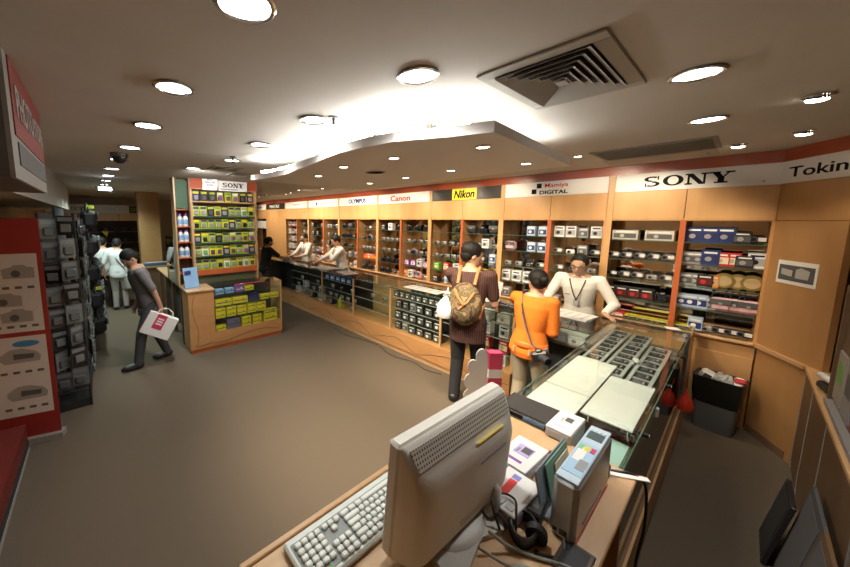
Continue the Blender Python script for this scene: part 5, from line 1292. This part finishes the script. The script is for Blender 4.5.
    for sg in (-1, 1):
        an = LG[sg][2]; mb = MB(); z = an.z-.045*h
        mb.M = MX.Translation((an.x, an.y, z))
        mb.loft([[V((.026*h*a*math.cos(2*PI*i/14), (.045*h+.072*h*b*math.sin(2*PI*i/14)), zz*h)) for i in range(14)] for a, b, zz in ((.98, .98, .0), (1.06, 1.05, .004), (1.05, 1.03, .014))])
        mb.ell((0, .06*h, .016*h), (.026*h, .062*h, .018*h), 14, 8); mb.caps((0, -.012*h, .024*h), (0, .085*h, .016*h), .031*h, .023*h); mb.caps((0, -.005*h, .02*h), (0, -.002*h, .05*h), .029*h, .026*h)
        fuse(mb, 'shoe', shoes or BLACK, P, max(.006, vox), 2)
    return P, J, pel, S, HM, Hh, sh_o
def part_mb(P, mb, name, m, parent=None): return mb.build(name, m, parent or P)
WSH = mat('white_shirt', (.72, .70, .65), .8, noise=.04, nscale=40); BTR = mat('dark_trousers', (.02, .02, .025), .85)
def lanyard(P, S, pel, h, m):
    mb = MB(); f = (S-pel).normalized(); n = V((0, 1, 0)); 
    mb.tube([S+V((-.04*h, -.01*h, .022*h)), S+V((-.045*h, .055*h, -.01*h)), S.lerp(pel, .35)+V((-.02*h, .083*h, 0)), S.lerp(pel, .55)+V((0, .085*h, 0))], .006, 6)
    mb.tube([S+V((.04*h, -.01*h, .022*h)), S+V((.045*h, .055*h, -.01*h)), S.lerp(pel, .35)+V((.02*h, .083*h, 0)), S.lerp(pel, .55)+V((0, .085*h, 0))], .006, 6)
    l = mb.build('lanyard', m, P); c = S.lerp(pel, .60)+V((0, .088*h, 0)); MB().box(tuple(c), (.05, .006, .07), bev=.002).build('name_badge', GREY, l)

# the clerk at the corner: faces the customers (-X), one hand down on the glass
def loc(pos, yaw, p):   # world point -> the person's own frame
    return tuple(MX.Rotation(-yaw, 3, 'Z') @ (V(p)-V((pos[0], pos[1], 0))))
pos, yw = (4.44, 1.17), PI/2+.06
P, J, pel, S, HM, Hh, so = person('person in white shirt, glasses and dark lanyard, one hand on the counter corner', pos, yw, 1.66, lean=.24, shw=1.04,
    handR=loc(pos, yw, (4.05, 1.36, 1.00)), handL=loc(pos, yw, (4.16, .86, 1.00)), hdL=loc((0, 0), yw, (-.55, -.75, -.22)), nL=(0, .0, -1), poleL=(-.25, -1, .15), hdR=loc((0, 0), yw, (-.8, .2, -.1)), nR=(0, 0, -1),
    top=WSH, pants=BTR, vox=.0075, glasses=True, hyaw=-.02, hpitch=.22, sleeve=.94, curl=.25)
lanyard(P, S, pel, 1.70, mat('lanyard_dark', (.05, .03, .03), .6))
mb = MB().box(tuple(S.lerp(pel, .42)+V((.085, .118, 0))), (.07, .004, .012)); mb.build('embroidery', GREY, so)
mb = MB()
for sg in (-1, 1): mb.box(tuple(S+V((sg*.035, .062, .018))), (.055, .016, .04), bev=.005, R=MX.Rotation(sg*.5, 3, 'Y'))
mb.build('collar', WSH, so)

# woman in orange, back to us
ORG = mat('orange_top', (.72, .175, .012), .85, noise=.06, nscale=60, bump=.2); KHA = mat('khaki', (.40, .345, .25), .85, noise=.05, nscale=50, bump=.2)
pos, yw = (3.17, 1.20), -PI/2-.05
P, J, pel, S, HM, Hh, so = person('person in an orange top and khaki trousers, hair tied back, camera slung at the hip', pos, yw, 1.56, lean=.10, woman=True, hair='bun', hpitch=.2, hyaw=.85,
    handL=loc(pos, yw, (3.42, 1.25, 1.22)), handR=loc(pos, yw, (3.42, 1.06, 1.01)), poleL=(-1, .1, -.35), poleR=(.2, -.7, -.9), shw=.93, feet=((-.06, -.02), (.06, .03)), top=ORG, pants=KHA, shoes=DGREY, vox=.0075, sleeve=.95, hdL=(.35, .0, .9))
mb = MB().loft([[pel+V((math.cos(2*PI*i/24)*(a*1.56+.016), math.sin(2*PI*i/24)*(b*1.56+.016), z)) for i in range(24)] for z, a, b in ((-.005, .096, .073), (.05, .092, .070))], cap=False); o = mb.build('waistband', mat('orange_rib', (.66, .13, .01), .85), so)
m2 = o.modifiers.new('thick', 'SOLIDIFY'); m2.thickness = .006
mb = MB().box(tuple(pel+V((-.07, -.142, -.02))), (.012, .010, .05)).box(tuple(pel+V((.07, -.142, -.02))), (.012, .010, .05)); mb.build('belt_loops', KHA, P)
t = thing('slung_camera', 'black camera on a strap slung across the back of the orange top', 'camera', P.location); t.rotation_euler = P.rotation_euler
a = S+V((-.10, -.02, .055)); b = pel+V((.15, -.15, .02))
mb = MB(); pts = [S+V((-.085, .07, .02)), S+V((-.09, .02, .058)), S+V((-.085, -.05, .045)), S+V((-.06, -.115, -.06)), S.lerp(pel, .5)+V((.01, -.138, 0)), S.lerp(pel, .85)+V((.09, -.150, 0)), b+V((0, -.01, .03))]
R = []
for i, p in enumerate(pts):
    d = (pts[min(i+1, 6)]-pts[max(i-1, 0)]).normalized(); n = V((p.x, p.y+.0, 0)).normalized() if i > 1 else V((0, 0, 1)); x = d.cross(n).normalized(); wdt = .020 if i < 4 else .008
    R.append([p+x*wdt+n*.003, p-x*wdt+n*.003, p-x*wdt-n*.003, p+x*wdt-n*.003])
mb.loft(R); st = mb.build('strap', mat('strap_dark', (.05, .05, .055), .7), t, False)
c0 = b+V((.03, -.03, -.02)); RC = MX.Rotation(.5, 3, 'Z') @ MX.Rotation(-.3, 3, 'Y')
MB().box(tuple(c0), (.135, .06, .09), bev=.016, R=RC).box(tuple(c0+RC @ V((0, .0, .05))), (.055, .05, .03), bev=.01, R=RC).build('body', BLACK, t)
ld = RC @ V((.5, -.85, -.25)).normalized(); MB().cyl(tuple(c0), tuple(c0+ld*.10), .036, .034, 18).build('lens_barrel', BLACKM, t); MB().cyl(tuple(c0+ld*.1002), tuple(c0+ld*.102), .027, n=16).build('lens', LENSG, t)

# man with the backpack
BRN = mat('striped_shirt', (.085, .030, .024), .85); nt = BRN.node_tree
tc = nt.nodes.new('ShaderNodeTexCoord'); wv = nt.nodes.new('ShaderNodeTexWave'); wv.inputs['Scale'].default_value = 16; wv.inputs['Distortion'].default_value = .6; wv.bands_direction = 'X'; rp = nt.nodes.new('ShaderNodeValToRGB')
rp.color_ramp.elements[0].color = (.030, .011, .010, 1); rp.color_ramp.elements[1].color = (.085, .036, .028, 1); nt.links.new(tc.outputs['Object'], wv.inputs['Vector']); nt.links.new(wv.outputs['Fac'], rp.inputs['Fac']); nt.links.new(rp.outputs['Color'], nt.nodes['Principled BSDF'].inputs['Base Color'])
pos, yw = (3.04, 1.78), -1.22
P, J, pel, S, HM, Hh, so = person('person in a dark striped shirt wearing a camouflage backpack, holding up a white carton', pos, yw, 1.78, lean=.03, hpitch=.30, hyaw=-1.0, hair='full', feet=((-.06, -.02), (.06, .04)),
    handL=loc(pos, yw, (3.36, 1.84, 1.30)), handR=loc(pos, yw, (3.38, 1.72, 1.24)), poleL=(-.2, -.3, -1), poleR=(.25, -.3, -1), top=BRN, pants=BTR, vox=.0075, sleeve=.36, hem=.05, curl=.9)
q = thing('white_carton', 'white phone carton with small dark prints held up by the backpack man', 'box', (3.45, 1.70, 1.10), .5); MB().box((0, 0, .10), (.05, .12, .22), bev=.002, R=MX.Rotation(.15, 3, 'X')).build('carton', PAPER, q)
mb = MB()
for k in range(6): mb.box((-.0258, -.03+.03*(k % 3), .06+.06*(k//3)), (.001, .012, .016), R=None)
mb.build('small_prints', DGREY, q)
q = thing('white_carton', 'upright white leaflet on the glass in front of the backpack man', 'leaflet', (3.80, 1.95, CT), .2); MB().box((0, 0, .11), (.006, .17, .22), R=MX.Rotation(.2, 3, 'Y')).build('leaflet', PAPER, q)
mb = MB()
for k in range(6): mb.box((-.02+.0015, -.05+.05*(k % 3), .07+.08*(k//3)), (.03, .014, .012), R=None)
mb.build('small_prints', DGREY, q)
CAMO = mat('camouflage', (.10, .07, .035), .8); nt = CAMO.node_tree; tc = nt.nodes.new('ShaderNodeTexCoord'); nz = nt.nodes.new('ShaderNodeTexNoise'); nz.inputs['Scale'].default_value = 14; nz.inputs['Detail'].default_value = 1; rp = nt.nodes.new('ShaderNodeValToRGB'); rp.color_ramp.interpolation = 'CONSTANT'
for k, (p, c) in enumerate(((0, (.05, .03, .018)), (.42, (.16, .10, .05)), (.5, (.09, .075, .03)), (.6, (.30, .20, .11)))):
    e = rp.color_ramp.elements[k] if k < 2 else rp.color_ramp.elements.new(p); e.position = p; e.color = (*c, 1)
nt.links.new(tc.outputs['Object'], nz.inputs['Vector']); nt.links.new(nz.outputs['Fac'], rp.inputs['Fac']); nt.links.new(rp.outputs['Color'], nt.nodes['Principled BSDF'].inputs['Base Color'])
t = thing('backpack', 'brown camouflage backpack on the back of the dark striped shirt', 'backpack', P.location); t.rotation_euler = P.rotation_euler
c = S.lerp(pel, .56)+V((0, -.20, 0)); mb = MB(); mb.ell(tuple(c), (.165, .115, .225), 20, 14); mb.ell(tuple(c+V((0, -.085, -.06))), (.12, .07, .12), 16, 10); mb.box(tuple(c+V((0, .03, -.02))), (.27, .12, .36), bev=.05); bo = fuse(mb, 'pack_body', CAMO, t, .009, 4)
mb = MB(); mb.tube([c+V((-.08, -.11, .17)), c+V((-.04, -.15, .10)), c+V((.02, -.165, .03))], .012, 6); mb.tube([c+V((.10, -.09, .15)), c+V((.05, -.14, .06)), c+V((-.03, -.16, -.02))], .010, 6); mb.build('buckle_straps', mat('orange_strap', (.42, .17, .05), .7), bo)
for sg in (-1, 1):
    mb = MB(); mb.tube([c+V((sg*.08, .02, .20)), S+V((sg*.09, -.07, .035)), S+V((sg*.095, .0, .062)), S+V((sg*.10, .075, .0)), S.lerp(pel, .4)+V((sg*.12, .11, 0)), S.lerp(pel, .6)+V((sg*.15, .0, 0)), c+V((sg*.13, .03, -.14))], .017, 8); mb.build('shoulder_strap', mat('tan_strap', (.36, .16, .055), .7), t)
q = thing('plastic_bag', 'white knotted plastic bag hanging at the side of the backpack', 'bag', tuple(MX.Rotation(yw, 3, 'Z') @ (c+V((-.185, -.02, -.17)))+V((pos[0], pos[1], 0)))); mb = MB(); mb.lathe((0, 0, 0), [(.0001, 0), (.07, .012), (.095, .07), (.085, .14), (.04, .20), (.015, .235), (.02, .25), (.04, .275)], 18); mb.v = [(x+random.uniform(-.004, .004), y+random.uniform(-.004, .004), z) for x, y, z in mb.v]; mb.build('bag_body', mat('white_bag', (.80, .80, .80), .5), q); MB().tube([(0, 0, .26), (.03, 0, .30), (.06, .02, .31)], .008, 6).build('tied_ear', MATS['white_bag'], q)

# bending man with the shopping bag
GRY = mat('grey_shirt', (.14, .135, .14), .85, noise=.05, nscale=40); DGT = mat('dark_grey_trousers', (.055, .058, .066), .85)
pos, yw = (.44, 5.02), PI/2+.10
P, J, pel, S, HM, Hh, so = person('person in a grey shirt bending forward, carrying a white shopping bag', pos, yw, 1.66, lean=.26, hpitch=.75, hyaw=.1, handL=loc(pos, yw, (.60, 4.84, .80)), handR=loc(pos, yw, (.34, 5.22, .80)), poleL=(-.3, -1, -.1), poleR=(.3, -1, -.1),
    feet=((-.05, .09), (.05, -.15)), top=GRY, pants=DGT, vox=.009, sleeve=.42, curl=1.2, hdL=(0, .1, -1), hem=.03)
q = thing('shopping_bag', 'white paper shopping bag with a crimson label, carried by the bending man', 'bag', (.68, 4.82, .78), -.15)
R = MX.Rotation(.52, 4, 'Y'); B_ = MB(); B_.M = R; B_.box((.0, 0, -.24), (.36, .11, .30), bev=.003); B_.build('bag_body', PAPER, q)
B_ = MB(); B_.M = R; B_.box((-.02, -.0555, -.19), (.12, .002, .20)); lb = B_.build('label', PINK, q, False)
B_ = MB(); B_.M = R
for k in range(3): B_.box((-.02, -.0568, -.15-.035*k), (.075, .001, .020))
B_.build('label_print', PAPER, lb, False)
B_ = MB(); B_.M = R; B_.box((-.1805, 0, -.28), (.002, .09, .20)); B_.build('side_print', PINK, q, False)
for y in (-.05, .05): B_ = MB(); B_.M = R; B_.tube([(-.10, y, -.09), (-.08, y*.6, -.03), (0, 0, .0), (.08, y*.6, -.03), (.10, y, -.09)], .004, 6); B_.build('handle', PAPER, q)

# staff and customer further along the counter
pos, yw = (3.15, 7.25), -PI/2
P, J, pel, S, HM, Hh, so = person('person in a black top with tied hair, leaning on the far end of the counter', pos, yw, 1.60, lean=.18, woman=True, hair='pony', hpitch=.25, handL=loc(pos, yw, (3.62, 7.38, 1.03)), handR=loc(pos, yw, (3.62, 7.02, 1.03)), poleL=(-.6, -.6, -.6), poleR=(.6, -.6, -.6), top=mat('black_top', (.012, .012, .014), .85), pants=mat('olive_trousers', (.05, .055, .045), .85), vox=.009, sleeve=.40)
q = thing('paper_bag', 'small white packet in the hands of the woman in black', 'packet', (3.66, 7.2, .966), .3); MB().box((0, 0, .04), (.14, .20, .08), bev=.012).build('packet', PAPER, q); MB().box((0, 0, .082), (.06, .10, .004)).build('print', SKY, q)
pos, yw = (4.32, 7.28), PI/2
P, J, pel, S, HM, Hh, so = person('person in a white shirt with a red-badged lanyard, standing behind the far counter', pos, yw, 1.66, lean=.10, hpitch=.30, hyaw=.2, handL=loc(pos, yw, (3.92, 7.1, 1.02)), handR=loc(pos, yw, (3.92, 7.45, 1.02)), poleL=(-.7, -.5, -.5), poleR=(.7, -.5, -.5), top=WSH, pants=BTR, vox=.009, sleeve=.9)
lanyard(P, S, pel, 1.66, mat('lanyard_blue', (.05, .07, .16), .6)); mb = MB().box(tuple(S.lerp(pel, .40)+V((-.07, .118, 0))), (.05, .006, .09), bev=.002); mb.build('red_badge', RED, so)
pos, yw = (4.30, 5.72), PI/2-.35
P, J, pel, S, HM, Hh, so = person('person in a white shirt leaning on the counter with a hand raised to his face', pos, yw, 1.68, lean=.24, hpitch=.38, hyaw=.1, hair='full', handL=loc(pos, yw, (4.03, 5.80, 1.30)), handR=loc(pos, yw, (3.86, 6.05, 1.02)), poleL=(-.5, .3, -1), poleR=(.7, -.4, -.6), hdL=(0, .3, .9), top=WSH, pants=BTR, vox=.009, sleeve=.9)
lanyard(P, S, pel, 1.68, mat('lanyard_green', (.10, .14, .10), .6))
# two distant shoppers
DW = mat('dim_white_shirt', (.62, .64, .66), .8)
pos, yw = (.05, 8.9), -.2
P, J, pel, S, HM, Hh, so = person('person in a white shirt and dark trousers, distant shopper nearer the black bags', pos, yw, 1.62, lean=.10, hpitch=.2, top=DW, pants=BTR, vox=.013, sleeve=.42)
pos, yw = (.30, 8.5), -.15
P, J, pel, S, HM, Hh, so = person('person in white shirt and pale trousers, strap across the back, distant shopper', pos, yw, 1.60, lean=.12, hpitch=.25, top=DW, pants=mat('pale_trousers', (.42, .42, .40), .8), vox=.013, sleeve=.42)
mb = MB().tube([S+V((-.09, -.07, .0)), S.lerp(pel, .4)+V((0, -.125, 0)), S.lerp(pel, .8)+V((.12, -.10, 0))], .012, 6); mb.build('strap', DGREY, P)
q = thing('shoulder_bag', 'dim grey bag hanging beside the distant shopper with the strap', 'bag', (.52, 8.45, .45), .2); MB().box((0, 0, .17), (.30, .14, .34), bev=.03).build('bag_body', mat('dim_bag', (.40, .41, .40), .7), q); MB().tube([(-.1, 0, .33), (-.05, 0, .45), (.05, 0, .45), (.1, 0, .33)], .008, 6).build('handle', GREY, q)
# ---------------------------------------------------------------- loose cables on the carpet
cable('thin dark cable on the carpet along the middle of the long counter', [(3.28, 4.6, .006), (3.22, 4.2, .006), (3.32, 3.8, .006), (3.36, 3.5, .006)], .005, BLACKM)
cable('thin dark cable on the carpet at the foot of the black carton section', [(3.36, 3.45, .006), (3.25, 3.1, .006), (3.33, 2.75, .006), (3.28, 2.5, .006), (3.34, 2.3, .006)], .005, BLACKM)

# ---------------------------------------------------------------- camera, light, world
cam = bpy.data.cameras.new('camera'); co = bpy.data.objects.new('camera', cam); COL.objects.link(co); SC.camera = co
FPX, PX, PY, PITCH, ROLL, YAW = 315.656, 351.396, 256.871, .1195, .0028, .6768
cam.sensor_width = 36; cam.sensor_fit = 'HORIZONTAL'; cam.lens = FPX/850*36
cam.shift_x = (425-PX)/850; cam.shift_y = (PY-283.5)/850; cam.clip_start = .02
sy, cy, sp, cp = math.sin(YAW), math.cos(YAW), math.sin(PITCH), math.cos(PITCH)
fwd = V((sy*cp, cy*cp, -sp)); rt = V((cy, -sy, 0)); up = rt.cross(fwd)
r2 = rt*math.cos(ROLL)+up*math.sin(ROLL); u2 = up*math.cos(ROLL)-rt*math.sin(ROLL)
co.matrix_world = MX(((r2.x, u2.x, -fwd.x, 0), (r2.y, u2.y, -fwd.y, 0), (r2.z, u2.z, -fwd.z, 2.0), (0, 0, 0, 1)))
w = bpy.data.worlds.new('world'); SC.world = w; w.use_nodes = True; w.node_tree.nodes['Background'].inputs[0].default_value = (.9, .95, 1, 1); w.node_tree.nodes['Background'].inputs[1].default_value = .02
vs = SC.view_settings; vs.view_transform = 'Standard'; vs.look = 'None'; vs.gamma = 1; vs.use_curve_mapping = False; vs.exposure = -.08
SC.cycles.use_denoising = True; SC.cycles.max_bounces = 8; SC.cycles.transparent_max_bounces = 16; SC.cycles.sample_clamp_indirect = 4; SC.cycles.caustics_reflective = False; SC.cycles.caustics_refractive = False
